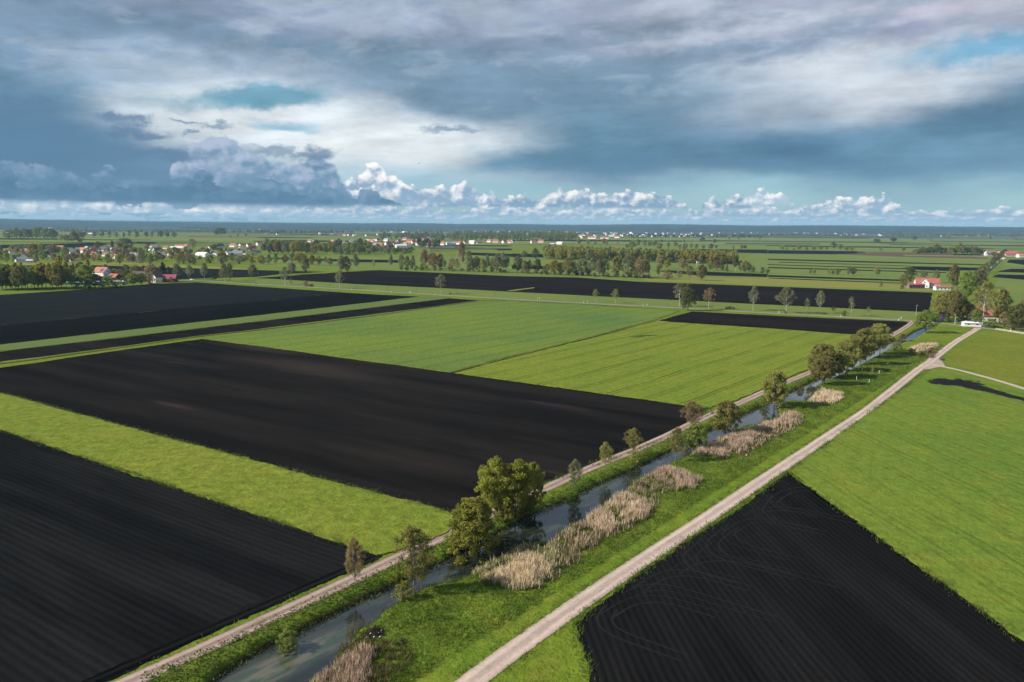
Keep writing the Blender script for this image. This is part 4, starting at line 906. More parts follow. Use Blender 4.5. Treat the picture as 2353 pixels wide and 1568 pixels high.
# --- woods that read as one mass
def wood(name, quadpts, n, hpx, tones, seed, label=None):
    """merged crowns scattered over a ground quad given in photo points"""
    r = np.random.default_rng(seed); a, b, c, d = [np.array(G(*p)) for p in quadpts]
    for ti, tn in enumerate(tones):
        Vs, Qs, Mi, base = [], [], [], 0
        for i in range(n//len(tones)):
            s, t = r.random(), r.random(); p = (a*(1-s) + b*s)*(1-t) + (d*(1-s) + c*s)*t
            dp = depth(p); h = r.uniform(*hpx)*dp/F; w = h*r.uniform(.55, .8)
            kd = r.choice(['round', 'birch', 'poplar', 'round']); sd_ = int(r.integers(0, 4)); template(kd, sd_, 2); me = MERGED[(kd, sd_, 2)]
            nv_ = len(me.vertices); co = np.empty(nv_*3, np.float32); me.vertices.foreach_get('co', co); co = co.reshape(-1, 3)
            q = np.empty(len(me.polygons)*4, np.int32); me.loops.foreach_get('vertex_index', q)
            mi = np.empty(len(me.polygons), np.int32); me.polygons.foreach_get('material_index', mi)
            th = r.uniform(0, 6.28); x = co[:, 0]*cos(th) - co[:, 1]*sin(th); y = co[:, 0]*sin(th) + co[:, 1]*cos(th)
            Vs.append(np.stack([x*w + p[0], y*w + p[1], co[:, 2]*h], 1)); Qs.append(q.reshape(-1, 4) + base); base += nv_; Mi.append(mi)
        me = np_mesh(name, np.concatenate(Vs), np.concatenate(Qs)); o = link(name, me, [M['bark'], M[tn]])
        me.polygons.foreach_set('material_index', np.concatenate(Mi)); tag(o, kind='stuff')
        if label: o['label'] = label[ti % len(label)]; o['category'] = 'wood'
wood('forest', [(1250,597),(1690,608),(1690,601),(1250,588)], 360, (21, 27), ['olive', 'green', 'yellow', 'dark'], 11)
wood('forest', [(1560,606),(1690,609),(1690,600),(1560,600)], 80, (21, 27), ['yellow', 'olive'], 12)
wood('forest', [(1240,553),(1328,553),(1328,544),(1200,542)], 170, (10, 15), ['lime', 'green'], 13)
wood('forest', [(1010,555),(1240,555),(1215,541),(1040,543)], 260, (9, 14), ['dark', 'green', 'grey'], 14)
wood('forest', [(870,553),(1020,556),(1020,542),(880,541)], 120, (7, 12), ['grey', 'dark'], 15)
wood('forest', [(960,570),(1012,570),(1012,563),(960,563)], 30, (12, 17), ['fir', 'dark'], 19)
# low tree belts far out on the plain
def belts():
    r = random.Random(9)
    for i in range(64):
        y = r.choice([526, 528, 529, 530, 531, 533, 536, 539, 543]) + r.uniform(-1, 1); x = r.uniform(-120, 2300); L = r.uniform(90, 380); y2 = y + .0068*(x - 1176)
        if x < 600 and y > 540: continue
        if y2 < 515.5 + .0068*x: continue
        far = y < 534
        wood('tree_belt', [(x, y2), (x+L, y2+.0068*L), (x+L, y2+.0068*L-(1.6 if far else .8)), (x, y2-(1.6 if far else .8))], int(L*(.5 if far else .4)), (3, 5.5) if far else (3.5, 7), [r.choice(['dark', 'dark', 'fir', 'grey'])], 100+i)
belts()
# --- reeds, sedge, bank herbs and meadow blades
def pts_in(poly, n, r):
    P = np.array([G(*p, -0.3) for p in poly]); lo, hi = P.min(0), P.max(0); out = []
    while sum(len(o) for o in out) < n:
        q = lo + (hi-lo)*r.random((n*2, 2)); out.append(q[seg_dist(q, P) < 0])
    return np.concatenate(out)[:n]
def gz_arr(P):
    d = seg_dist(P, wpoly); t = np.clip((d + .3)/2.6, 0, 1); return -1.55 + 1.55*t*t*(3-2*t)
def blades(name, P, z, h, w, mat, r, lean=.22, clump=None):
    n = len(P); th = r.random(n)*2*pi; hh = h*(.55 + .7*r.random(n)); L = r.normal(0, lean, (n, 2))*hh[:, None]
    dx = np.cos(th)*w/2; dy = np.sin(th)*w/2
    b = np.stack([P[:, 0], P[:, 1], z], 1); tp = b + np.stack([L[:, 0], L[:, 1], hh], 1)
    s = np.stack([dx, dy, np.zeros(n)], 1)
    V = np.stack([b-s, b+s, tp+s*.35, tp-s*.35], 1).reshape(-1, 3)
    o = link(name, np_mesh(name, V, np.arange(n*4).reshape(n, 4)), mat); tag(o, kind='stuff'); return o
rr = np.random.default_rng(21)
def bed(poly, n, h, mat, w=.085, name='reeds', lean=.16):
    P = pts_in(poly, n, rr); pl = np.array([G(*p, -0.3) for p in poly])
    e = -seg_dist(P, pl); nz = vnoise(P, .35, 4)*.5 + vnoise(P, 1.1, 8)*.5
    keep = (nz > .40) & (e + (nz-.5)*4.5 > .1) & (rr.random(len(P)) < .25 + .75*np.clip(e/1.5, 0, 1)); P = P[keep]; e = e[keep]
    blades(name, P, np.maximum(gz_arr(P), WATER_Z) - .05, h*(.62 + .55*vnoise(P, .7, 2))*np.clip(.75 + e*.2, 0, 1)*.86, w, M[mat], rr, lean)
RB1 = [(690,1590),(720,1568),(757,1540),(786,1500),(830,1490),(868,1502),(872,1530),(850,1575),(840,1600)]
RB1b = [(770,1500),(786,1470),(830,1462),(900,1478),(960,1508),(930,1545),(880,1590),(690,1600),(757,1540)]
RB2 = [(1165,1318),(1185,1290),(1235,1296),(1285,1312),(1262,1338),(1240,1357),(1180,1364),(1120,1346),(1110,1335)]
RB2b = [(1080,1320),(1120,1298),(1165,1280),(1173,1256),(1230,1252),(1285,1235),(1300,1275),(1290,1320),(1245,1357),(1180,1364),(1100,1345)]
RB3 = [(1330,1200),(1350,1190),(1380,1163),(1430,1138),(1468,1153),(1503,1168),(1495,1195),(1430,1218),(1400,1235),(1335,1222)]
RB3b = [(1275,1225),(1330,1203),(1430,1140),(1520,1160),(1500,1190),(1440,1225),(1380,1255),(1330,1300),(1270,1345),(1240,1357),(1285,1312),(1290,1250)]
RB4 = [(1521,1078),(1545,1080),(1559,1087),(1595,1098),(1614,1108),(1591,1134),(1546,1125),(1514,1108),(1494,1098)]
RB4b = [(1436,1123),(1494,1090),(1520,1076),(1560,1085),(1618,1106),(1594,1136),(1530,1135),(1500,1160),(1440,1140)]
RB5 = [(1581,1045),(1619,1030),(1680,1004),(1729,988),(1759,975),(1795,968),(1789,955),(1819,953),(1846,961),(1840,974),(1781,992),(1744,1008),(1720,1038),(1690,1052),(1640,1054)]
RB5b = [(1590,1046),(1640,1020),(1760,985),(1846,968),(1856,972),(1800,1002),(1760,1025),(1712,1060),(1650,1057)]
RB6 = [(1856,925),(1869,908),(1879,898),(1919,903),(1944,909),(1938,918),(1922,931),(1881,933)]
bed(RB1, 2600, 1.7, 'reed'); bed(RB1b, 6500, .75, 'sedge', .12, 'sedge', .4); bed(RB1b, 2600, .6, 'herb', .12, 'sedge', .4)
bed(RB2, 5200, 2.0, 'reed'); bed(RB2, 1800, 1.3, 'reedg', .1, 'sedge', .3); bed(RB2b, 9000, 1.0, 'reedg', .11, 'sedge', .35); bed(RB2b, 3200, 1.0, 'sedge', .11, 'sedge', .35); bed(RB2b, 2600, 1.5, 'reed')
bed(RB3, 6500, 2.0, 'reed'); bed(RB3, 2600, 1.3, 'reedg', .1, 'sedge', .3); bed(RB3b, 9000, .9, 'sedge', .13, 'sedge', .4); bed(RB3b, 3500, .9, 'reedg', .13, 'sedge', .4); bed(RB3b, 3000, 1.6, 'reed')
bed(RB4, 5000, 1.9, 'reed'); bed(RB4b, 1500, 1.5, 'reed'); bed(RB4b, 6000, .9, 'reedg', .13, 'sedge', .4)
bed(RB5, 10000, 1.8, 'reed', .1); bed(RB5b, 2200, 1.4, 'reed', .1); bed(RB5, 2200, 1.1, 'reedg', .12, 'sedge', .3); bed(RB5b, 7000, 1.0, 'sedge', .15, 'sedge', .4)
bed(RB6, 3500, 1.6, 'reed', .11); bed(RB6, 900, .8, 'sedge', .15, 'sedge', .4)
bed([(2080,805),(2110,793),(2150,790),(2160,797),(2140,806),(2110,813)], 2600, 1.3, 'reed', .16); bed([(2075,815),(2110,795),(2170,795),(2150,825),(2100,822)], 2500, .9, 'sedge', .2, 'sedge', .4)
bed([(1222,1240),(1235,1236),(1258,1236),(1262,1241),(1250,1246),(1230,1247)], 900, .35, 'reedg', .14, 'sedge', .5)
# herb-grown bank between track and water, and longer blades over the meadow
def herbs(n, size, v0, v1, u0, u1, mat, name, hmax, dlo, dhi, seed, power=1.0):
    r = np.random.default_rng(seed); u = u0 + (u1-u0)*r.random(n)**power; v = v0 + (v1-v0)*r.random(n)
    P = np.stack([u*U2[0] + v*V2[0], u*U2[1] + v*V2[1]], 1); d = seg_dist(P, wpoly)
    P = P[(d > dlo) & (d < dhi)]; return P
def tufts(P, mat, name, size, h, r):
    """leafy lumps: short leaf faces standing above the ground"""
    n = len(P); z = gz_arr(P); hgt = h*(.2 + 1.2*vnoise(P, .33, 9)*vnoise(P, 1.1, 12)*1.6)
    p = np.stack([P[:, 0], P[:, 1], z + hgt*r.random(n)], 1)
    nrm = r.normal(0, .5, (n, 3)) + np.array([-.15, 0, .7]); nrm /= np.linalg.norm(nrm, axis=1)[:, None]
    a = np.cross(nrm, r.normal(0, 1, (n, 3))); a /= np.linalg.norm(a, axis=1)[:, None]; b = np.cross(nrm, a); s = size*(.5 + r.random(n))[:, None]
    V = np.stack([p-a*s, p-b*s*.5, p+a*s, p+b*s*.5], 1).reshape(-1, 3)
    o = link(name, np_mesh(name, V, np.arange(n*4).reshape(n, 4)), M[mat]); tag(o, kind='stuff')
Pb = herbs(70000, 0, -90.6, -78, 26, 330, None, '', 0, .25, 7.5, 31, 1.5)
wl = np.array([G(x, y, WATER_Z) for x, y in WL])
def left_side(P):
    v = P @ np.array(V2); u = P @ np.array(U2); o = np.argsort(wl @ np.array(U2))
    return v < np.interp(u, (wl @ np.array(U2))[o], (wl @ np.array(V2))[o])
Pb = Pb[left_side(Pb)]
tufts(Pb[::2], 'herb', 'bank_grass', .17, 1.1, rr); tufts(Pb[1::4], 'blade', 'bank_grass', .15, .8, rr); tufts(Pb[3::12], 'sedge', 'bank_grass', .16, .7, rr)
Pm = herbs(150000, 0, -90, -64.2, 26, 400, None, '', 0, 1.2, 60, 33, 1.6); Pm = Pm[~left_side(Pm)]
blades('meadow_grass', Pm, gz_arr(Pm), .34*(.5 + vnoise(Pm, .3, 6)), .10, M['blade'], rr, .5)
Pe = herbs(40000, 0, -93.5, -60, 26, 330, None, '', 0, -.15, .9, 35, 1.4)
blades('shore_grass', Pe, np.maximum(gz_arr(Pe), WATER_Z), .45, .10, M['sedge'], rr, .5)

def border(name, pts, per, spread, h, mat, w=.11):
    P = [np.array(G(*p)) for p in pts]; out = []
    for a, b in zip(P[:-1], P[1:]):
        L = np.hypot(*(b-a)); n = int(L*per); t = rr.random(n)[:, None]; nn = np.array([-(b-a)[1], (b-a)[0]])/L
        out.append(a + (b-a)*t + nn*rr.normal(0, spread, n)[:, None])
    q = np.concatenate(out); q = q[vnoise(q, .22, 3)*.6 + vnoise(q, .9, 5)*.4 > .36]
    blades(name, q, np.full(len(q), .0), h*(.4 + .9*vnoise(q, .4, 6)), w, M[mat], rr, .55)
for pts in ([(0,904),(588,1062),(1028,1178)], [(0,988),(395,1119),(790,1250),(850,1272)], [(1030,1180),(1060,1186),(1150,1150),(1255,1110),(1390,1063),(1590,986),(1630,938)], [(1354,1568),(1342,1509),(1327,1472),(1317,1432),(1409,1362),(1552,1259),(1647,1199),(1765,1118),(1807,1084)],
            [(1807,1084),(2052,1258),(2353,1475)], [(1819,1082),(1995,952),(2141,849)]):
    border('edge_grass', pts, 16, .55, .55, 'blade'); border('edge_grass', pts, 4, .7, .5, 'sedge')
def wayside(pts, off, per, mat):
    P = [np.array(G(*p)) for p in pts]; out = []
    for a, b in zip(P[:-1], P[1:]):
        L = np.hypot(*(b-a)); nn = np.array([-(b-a)[1], (b-a)[0]])/L
        for sg in (-1, 1):
            n = int(L*per); out.append(a + (b-a)*rr.random(n)[:, None] + nn*sg*(off + np.abs(rr.normal(0, .5, n)) - .12)[:, None])
    q = np.concatenate(out); q = q[vnoise(q, .3, 3)*.6 + vnoise(q, 1.1, 5)*.4 > .40]
    blades('edge_grass', q, np.full(len(q), .0), .42*(.5 + .8*vnoise(q, .4, 6)), .11, M[mat], rr, .5)
wayside([(1080,1568),(1176,1495),(1320,1393),(1440,1312),(1540,1245),(1645,1178),(1716,1127),(1800,1072),(1994,943),(2109,850)], 1.95, 7, 'blade')
wayside([(298,1568),(588,1437),(800,1338),(908,1285),(1000,1241),(1045,1220),(1140,1175),(1255,1123),(1340,1081),(1480,1027)], 1.8, 6, 'blade')
# ---------------------------------------------------------------- buildings
def box_(v, f, x0, x1, y0, y1, z0, z1):
    b = len(v); v += [(x0,y0,z0),(x1,y0,z0),(x1,y1,z0),(x0,y1,z0),(x0,y0,z1),(x1,y0,z1),(x1,y1,z1),(x0,y1,z1)]
    f += [tuple(b+i for i in q) for q in ((0,3,2,1),(4,5,6,7),(0,1,5,4),(1,2,6,5),(2,3,7,6),(3,0,4,7))]
HM = {}
def house_mesh(L, Wd, wall_h, roof_h):
    """gabled house, ridge along x -> wall mesh, roof mesh (slabs with eaves), window panes on the long sides and gables"""
    key = (round(L, 1), round(Wd, 1), round(wall_h, 1), round(roof_h, 1))
    if key in HM: return HM[key]
    l, w = L/2, Wd/2
    v = [(-l,-w,0),(l,-w,0),(l,w,0),(-l,w,0),(-l,-w,wall_h),(l,-w,wall_h),(l,w,wall_h),(-l,w,wall_h),(-l,0,wall_h+roof_h),(l,0,wall_h+roof_h)]
    f = [(0,1,5,4),(2,3,7,6),(1,2,6,9,5),(3,0,4,8,7),(4,5,9,8),(6,7,8,9),(3,2,1,0)]
    wall = pm('wall', v, f); e = .45; t = .18; s = roof_h/w
    v, f = [], []
    for sg in (-1, 1):
        b = len(v); yo = sg*(w+e); zo = wall_h - e*s
        v += [(-l-e,yo,zo+.05),(l+e,yo,zo+.05),(l+e,0,wall_h+roof_h+.05),(-l-e,0,wall_h+roof_h+.05),(-l-e,yo,zo+t+.05),(l+e,yo,zo+t+.05),(l+e,0,wall_h+roof_h+t+.05),(-l-e,0,wall_h+roof_h+t+.05)]
        q = ((0,3,2,1),(4,5,6,7),(0,1,5,4),(1,2,6,5),(2,3,7,6),(3,0,4,7)); f += [tuple(b+i for i in (k_ if sg < 0 else k_[::-1])) for k_ in q]
    roof = pm('roof', v, f); wins = []
    nx = max(2, int(L/3.2)); 
    for sg in (-1, 1):
        for i in range(nx):
            x = -l + L*(i+.5)/nx; a, b_ = [], []
            box_(a, b_, x-.5, x+.5, *sorted((sg*w, sg*(w+.04))), 1.0, min(2.2, wall_h-.3)); wins.append((a, b_))
        if roof_h > 2.2:
            a, b_ = [], []; box_(a, b_, *sorted((sg*l, sg*(l+.04))), -.6, .6, wall_h+.3, wall_h+1.4); wins.append((a, b_))
            for yy in (-w*.5, w*.5):
                a, b_ = [], []; box_(a, b_, *sorted((sg*l, sg*(l+.04))), yy-.5, yy+.5, 1.0, min(2.2, wall_h-.3)); wins.append((a, b_))
    wm = [pm('window', *q) for q in wins]; a, b_ = [], []
    box_(a, b_, l*.2, l*.2+.7, .3, 1.0, wall_h+roof_h*.55, wall_h+roof_h+.9); ch = pm('chimney', a, b_)
    HM[key] = (wall, roof, wm, ch); return HM[key]
ROT0 = math.atan2(V2[1], V2[0])
def house(x, y, w, h, wall, roof, label, group=None, rot=0.0, detail=1, ratio=1.35, low=False, chimney=True, name='house', cat='house', real=None):
    g = G(x, y); dp = depth(g); L = w*dp/F; Ht = h*dp/F
    if real: L, Wd, wh, rh = real
    else:
        L = min(max(L, 7), 42); Ht = min(max(Ht, 4.5 if not low else 3.0), 10.5); Wd = L/ratio if L < 16 else max(9, L/2.4); Wd = min(Wd, 14)
        wh = Ht*(.5 if not low else .68); rh = Ht - wh
    me = house_mesh(*[round(q*2)/2 for q in (L, Wd)], round(wh*2)/2, round(rh*2)/2)
    o = bpy.data.objects.new(name, None); COL.objects.link(o); o.location = (g[0], g[1], 0); o.rotation_euler = (0, 0, rot)
    a = bpy.data.objects.new('wall', me[0]); b = bpy.data.objects.new('roof', me[1])
    for c, mt in ((a, M[wall]), (b, M[roof])):
        COL.objects.link(c); c.parent = o
        if not c.data.materials: c.data.materials.append(mt)
        use_mat(c, 0, mt)
    if detail:
        for wmesh in me[2]:
            if not wmesh.materials: wmesh.materials.append(M['glass'])
            c = bpy.data.objects.new('window', wmesh); COL.objects.link(c); c.parent = o
    if chimney and detail:
        if not me[3].materials: me[3].materials.append(M['crimson'])
        c = bpy.data.objects.new('chimney', me[3]); COL.objects.link(c); c.parent = b
    tag(o, label, cat, group); return o
ra = radians
# white house on the right with its sheds
wh_ = house(2129,659,0,0,'white','red','white house with red tiled roof and white cross gable beside the poplar', rot=ra(-14), real=(21,9,3.6,4.6))
gw = house(2123,661,0,0,'white','red','', rot=ra(66), real=(12,8,4.4,4.6), chimney=False)
def absorb(src, dst, pre):
    # the cross gable belongs to the house: its wall, roof and windows become parts of it
    bpy.context.view_layer.update()
    for c in list(src.children):
        mw = c.matrix_world.copy(); c.parent = dst; c.matrix_parent_inverse = dst.matrix_world.inverted(); c.matrix_basis = mw; c.name = pre + c.name.split('.')[0]
    bpy.data.objects.remove(src)
absorb(gw, wh_, 'gable_')
house(2103,663,0,0,'timber','crimson','long grey timber shed with a purplish roof beside the white house', rot=ra(2), real=(15,6,3.6,1.2), name='shed', cat='shed', chimney=False)
house(2164,667,0,0,'white','red','low white outbuilding with a red roof by the poplar', rot=ra(-5), real=(13,6,3.0,1.2), name='outbuilding', cat='outbuilding', chimney=False)
# farm at the crossroads
house(2262,738,0,0,'white','red','red-roofed white farmhouse half hidden by the huge tree', rot=ra(-8), real=(25,11,4.2,4.6), name='farmhouse', cat='farmhouse')
house(2232,750,0,0,'white','paleroof','low white garage at the roadside in front of the farm', rot=ra(-12), real=(9,4.5,2.2,.4), name='garage', cat='garage', chimney=False)
# big farm far right
house(2300,588,0,0,'white','red','very long red-roofed barn beyond the far canal avenue', rot=ra(-6), real=(62,16,5,4.5), name='barn', cat='barn', chimney=False)
house(2262,586,0,0,'white','greyroof','small white grey-roofed house at the grove end of the long barn', rot=ra(30), real=(14,10,5,4), name='house')
house(2278,588,0,0,'greywall','solar','blue-roofed shed in front of the long red barn', rot=ra(-4), real=(22,10,4,2.5), name='shed', cat='shed', chimney=False)
house(2296,590,0,0,'white','paleroof','white gabled hall in the middle of the long red barn', rot=ra(60), real=(16,12,6,4), name='hall', cat='hall', chimney=False)
house(2328,590,0,0,'cream','crimson','low crimson-roofed stable at the outer end of the long red barn', rot=ra(-3), real=(36,12,4,2.8), name='stable', cat='stable', chimney=False)
house(2352,592,0,0,'white','orange','white stable with an orange roof outermost on the far farm', rot=ra(-3), real=(24,12,4.5,3), name='stable', cat='stable', chimney=False)
# farm at the near wood
fh = house(236,634,0,0,'white','orange','white farmhouse with an orange roof and solar panels beside the near wood', rot=ra(-28), real=(18,11,4.2,4.8), name='farmhouse', cat='farmhouse')
sp = pm('solar_panel', [(1.5,-5.0,4.95),(6.5,-5.0,4.95),(6.5,-1.6,7.92),(1.5,-1.6,7.92)], [(0,1,2,3)]); sp = link('solar_panel', sp, M['solar'], fh)
house(264,645,0,0,'brownwall','red','dark timber shed with a red roof between garden trees', rot=ra(-35), real=(13,8,3,3.5), name='shed', cat='shed', chimney=False)
house(246,652,0,0,'white','paleroof','long low white greenhouse behind the garden bushes', rot=ra(4), real=(34,6,1.8,.6), name='greenhouse', cat='greenhouse', chimney=False)
house(160,654,0,0,'greywall','tealroof','green-roofed low shed behind the birches of the near wood', rot=ra(4), real=(30,8,2.2,1.2), name='shed', cat='shed', chimney=False)
house(362,649,0,0,'white','darkroof','narrow white gable house touching the tall black fir', rot=ra(66), real=(9,6.5,5,3.2))
house(384,648,0,0,'brownwall','crimson','brown timber barn behind the tall black fir', rot=ra(5), real=(18,9,3.5,3.5), name='barn', cat='barn', chimney=False)
house(322,636,0,0,'greywall','darkroof','grey-roofed cottage hidden among the garden trees', rot=ra(3), real=(14,8,3,2.5), name='cottage', cat='cottage')
WN = {'white': 'white', 'cream': 'cream', 'greywall': 'grey', 'brownwall': 'brown'}
RN = {'red': 'red', 'orange': 'orange', 'crimson': 'crimson', 'darkroof': 'dark', 'greyroof': 'grey', 'paleroof': 'pale'}
def village(rows, place, group, detail=0):
    rows = sorted(rows, key=lambda q: q[0])
    for i, (x, y, w, h, rf, *rest) in enumerate(rows):
        wl_ = rest[0] if rest else random.choice(['white', 'white', 'cream']); low = rf == 'paleroof' or w > 24
        house(x, y, w, h, wl_, rf, f"{WN[wl_]} {'barn' if w > 24 else 'house'} with {RN[rf]} roof, {ORD[i]} {place}", group, rot=random.choice([ROT0, ROT0 + pi/2, .3, -.4, .9]) + random.uniform(-.15, .15), detail=detail, low=low, chimney=False, name='barn' if w > 24 else 'house', cat='barn' if w > 24 else 'house')
village([(10,583,13,8,'greyroof'),(30,583,20,9,'red'),(62,583,14,8,'red'),(119,592,16,10,'orange'),(46,601,18,10,'greyroof'),(69,604,13,7,'paleroof'),(143,599,18,10,'darkroof'),(171,593,30,10,'crimson','cream'),(168,601,16,7,'red'),(217,595,22,8,'red'),(243,589,14,7,'red'),(266,594,25,9,'orange','cream'),(177,580,16,11,'darkroof'),(196,580,24,9,'paleroof'),(216,578,15,9,'crimson'),(243,576,16,10,'greyroof'),(263,575,14,8,'red'),(340,572,13,6,'red'),(382,572,12,6,'red'),(397,572,12,5,'paleroof'),(415,570,28,7,'red'),(393,589,22,12,'orange'),(440,590,14,6,'darkroof','greywall'),(466,590,34,10,'paleroof'),(497,587,20,12,'darkroof'),(528,587,20,9,'greyroof'),(547,583,18,10,'greyroof'),(565,585,12,7,'orange'),(580,583,18,9,'orange')],
        'towards the yellow tree row of the near village', 'houses of the near village', 1)
village([(516,569,14,7,'darkroof'),(536,568,14,8,'red'),(557,568,14,8,'red'),(572,567,10,7,'red'),(483,572,9,7,'red'),(600,564,22,8,'red'),(588,584,18,8,'darkroof'),(618,562,10,6,'darkroof','brownwall'),(660,561,14,6,'red'),(690,561,14,6,'red'),(712,558,10,7,'red'),(723,557,8,6,'red'),(765,559,11,9,'orange'),(789,559,10,6,'darkroof'),(808,558,8,7,'greyroof'),(847,568,9,8,'red'),(829,568,10,6,'crimson'),(873,569,12,9,'orange'),(896,569,18,9,'orange','brownwall'),(922,570,25,8,'paleroof'),(939,564,10,7,'orange'),(963,564,12,8,'red'),(846,557,16,8,'greyroof'),(888,555,14,8,'greyroof'),(863,554,10,6,'red'),(916,557,8,6,'darkroof'),(904,561,12,5,'crimson'),(962,556,14,7,'red'),(979,554,12,7,'red'),(985,566,14,7,'darkroof'),(1003,562,10,7,'red')],
        'leaving the near village for the middle village', 'houses of the middle village')
village([(614,538,7,5,'red'),(638,540,7,5,'red'),(735,541,5,5,'paleroof'),(762,541,8,5,'greyroof'),(780,542,10,7,'crimson'),(792,542,8,7,'crimson'),(804,542,12,5,'crimson'),(815,543,10,4,'paleroof'),(735,537,5,4,'red'),(870,541,8,4,'red'),(842,543,6,5,'greyroof'),(868,540,6,4,'orange'),(900,536,7,4,'paleroof'),(928,535,8,4,'paleroof'),(936,536,6,4,'paleroof'),
         (200,536,8,4,'red'),(210,538,14,6,'crimson'),(222,537,10,6,'crimson'),(232,536,9,5,'red'),(195,535,6,4,'greyroof'),(286,537,6,4,'red'),(283,541,6,4,'red'),(316,541,12,4,'red'),(262,538,8,4,'darkroof'),(348,535,6,3,'paleroof'),(159,541,4,3,'paleroof'),(115,526,26,2.5,'paleroof')],
        'along the far hamlets behind the first villages', 'houses of the far hamlets')
village([(1018,564,10,8,'orange'),(1030,563,10,8,'greyroof'),(1042,563,11,7,'greyroof'),(1055,562,13,7,'red'),(1068,561,10,8,'red'),(1085,561,14,9,'paleroof'),(1102,561,12,6,'darkroof'),(1125,557,12,8,'red'),(1139,558,14,9,'red'),(1158,559,12,7,'orange'),(1170,559,10,7,'red'),(1178,558,8,8,'darkroof'),(1226,559,13,8,'red'),(1243,558,13,7,'red'),(1270,561,10,6,'darkroof'),(1287,562,16,6,'paleroof','cream'),(1281,561,6,4,'greyroof'),(1340,548,14,6,'red'),(1361,549,20,7,'red'),(1390,549,22,6,'crimson'),(1372,546,12,5,'greyroof'),(1336,544,10,6,'red'),(1404,544,10,6,'greyroof'),(1418,547,12,5,'red'),(1413,540,9,5,'red')],
        'along the bright village below the far wood', 'houses of the village below the far wood')
def far_white():
    r = random.Random(12)
    def grp(n, x0, x1, y0, y1, label, group):
        for i in range(n):
            x = r.uniform(x0, x1); y = r.uniform(y0, y1) + .0068*(x - 1176)
            rf = r.choice(['red', 'crimson', 'greyroof', 'darkroof', 'orange', 'paleroof'])
            house(x, y, r.uniform(4, 7), r.uniform(2.5, 4), 'white', rf, label, group, rot=r.uniform(0, 3), detail=0, low=False, chimney=False)
    grp(62, 1330, 1640, 534, 543, 'tiny white house in the dense town on the plain beneath the hills', 'houses of the town beneath the hills')
    grp(40, 1640, 2250, 530, 537, 'tiny white house scattered in the long far settlement near the hill foot', 'houses of the settlement near the hill foot')
    grp(18, 2240, 2400, 531, 535, 'tiny white house in the hazy hamlet past the far grove', 'houses of the hazy hamlet')
    grp(22, 1090, 1330, 532, 536.5, 'tiny pale house in the hazy town at the dark ridge', 'houses of the town at the dark ridge')
    grp(22, 560, 1000, 527, 532, 'tiny pale house strewn along the foot of the bluish ridge', 'houses along the ridge foot')
far_white()
def more(n, x0, x1, y0, y1, label, group):
    r = random.Random(int(x0) + n)
    for i in range(n):
        y = r.uniform(y0, y1); k_ = (y-520)/45
        house(r.uniform(x0, x1), y, 13*k_ + 2, 8*k_ + 1, r.choice(['white', 'white', 'cream']), r.choice(['red', 'red', 'orange', 'crimson', 'darkroof', 'greyroof']), label, group, rot=r.uniform(0, 3), detail=0, chimney=False)
more(26, 815, 1012, 549, 568, 'small pale house half hidden by trees in the middle village', 'houses among trees in the middle village')
more(18, 5, 320, 574, 600, 'small pale house half hidden by gardens in the near village', 'houses among gardens in the near village')
more(14, 330, 600, 566, 590, 'small pale house at the thin outer end of the near village', 'houses at the outer end of the near village')
# ---------------------------------------------------------------- small things
def root(name, g, label, cat, group=None, rot=0.0, z=0.0):
    o = bpy.data.objects.new(name, None); COL.objects.link(o); o.location = (g[0], g[1], z); o.rotation_euler = (0, 0, rot); tag(o, label, cat, group); return o
def part(name, parent, mat, boxes=(), tubes=()):
    v, f = [], []
    for b in boxes: box_(v, f, *b)
    V = [tuple(q) for q in v]; Fs = list(f)
    for t in tubes: tube(V, Fs, *t)
    return link(name, pm(name, [tuple(map(float, q)) for q in V], Fs), M[mat], parent)
def wheel(parent, x, y, r, w):
    v, f = [], []; n = 14
    for s in (-w/2, w/2):
        for i in range(n): v.append((x + r*cos(2*pi*i/n), y + s, r + r*sin(2*pi*i/n)))
    f += [tuple(range(n))[::-1], tuple(range(n, 2*n))] + [(i, (i+1) % n, n+(i+1) % n, n+i) for i in range(n)]
    t = link('wheel', pm('wheel', v, f), M['tyre'], parent); v2 = [(x + (q[0]-x)*.6, y + (q[1]-y)*1.06, r + (q[2]-r)*.6) for q in v]
    link('rim', pm('rim', v2, f), M['steel'], t)
def car(x, y, paint, label, rot):
    o = root('parked_car' if 'parked' in label else 'car', G(x, y), label, 'car', None, rot, .1)
    prof = [(-2.1,.35),(-2.1,.85),(-1.95,.98),(-1.35,1.02),(1.0,.95),(1.85,.80),(2.1,.62),(2.1,.35)]; n = len(prof)
    def hull(name, pr, w, mt, inset=0.0):
        n = len(pr); v = [(a, -w, b) for a, b in pr] + [(a, w, b) for a, b in pr]
        return link(name, pm(name, v, [tuple(range(n)), tuple(range(2*n-1, n-1, -1))] + [(i, n+i, n+(i+1) % n, (i+1) % n) for i in range(n)]), M[mt], o)
    hull('body', prof, .86, paint)
    hull('cabin', [(-1.75,1.0),(-1.3,1.45),(.2,1.47),(.95,.96)], .72, paint)
    link('windscreen', pm('windscreen', [(.98,-.6,1.0),(.98,.6,1.0),(.30,.6,1.43),(.30,-.6,1.43)], [(0,1,2,3)]), M['glass'], o)
    for s in (-1, 1): link('side_window', pm('side_window', [(-1.3,s*.735,1.05),(.75,s*.735,1.05),(.15,s*.735,1.40),(-1.2,s*.735,1.40)], [(0,1,2,3)]), M['glass'], o)
    for a in (-1.3, 1.3):
        for s in (-.8, .8): wheel(o, a, s, .32, .22)
    for s in (-.6, .6): part('headlight', o, 'post', [(2.09, 2.12, s-.16, s+.16, .58, .72)])
    return o
rd = math.atan2(G(588,653.5)[1]-G(460,645)[1], G(588,653.5)[0]-G(460,645)[0])
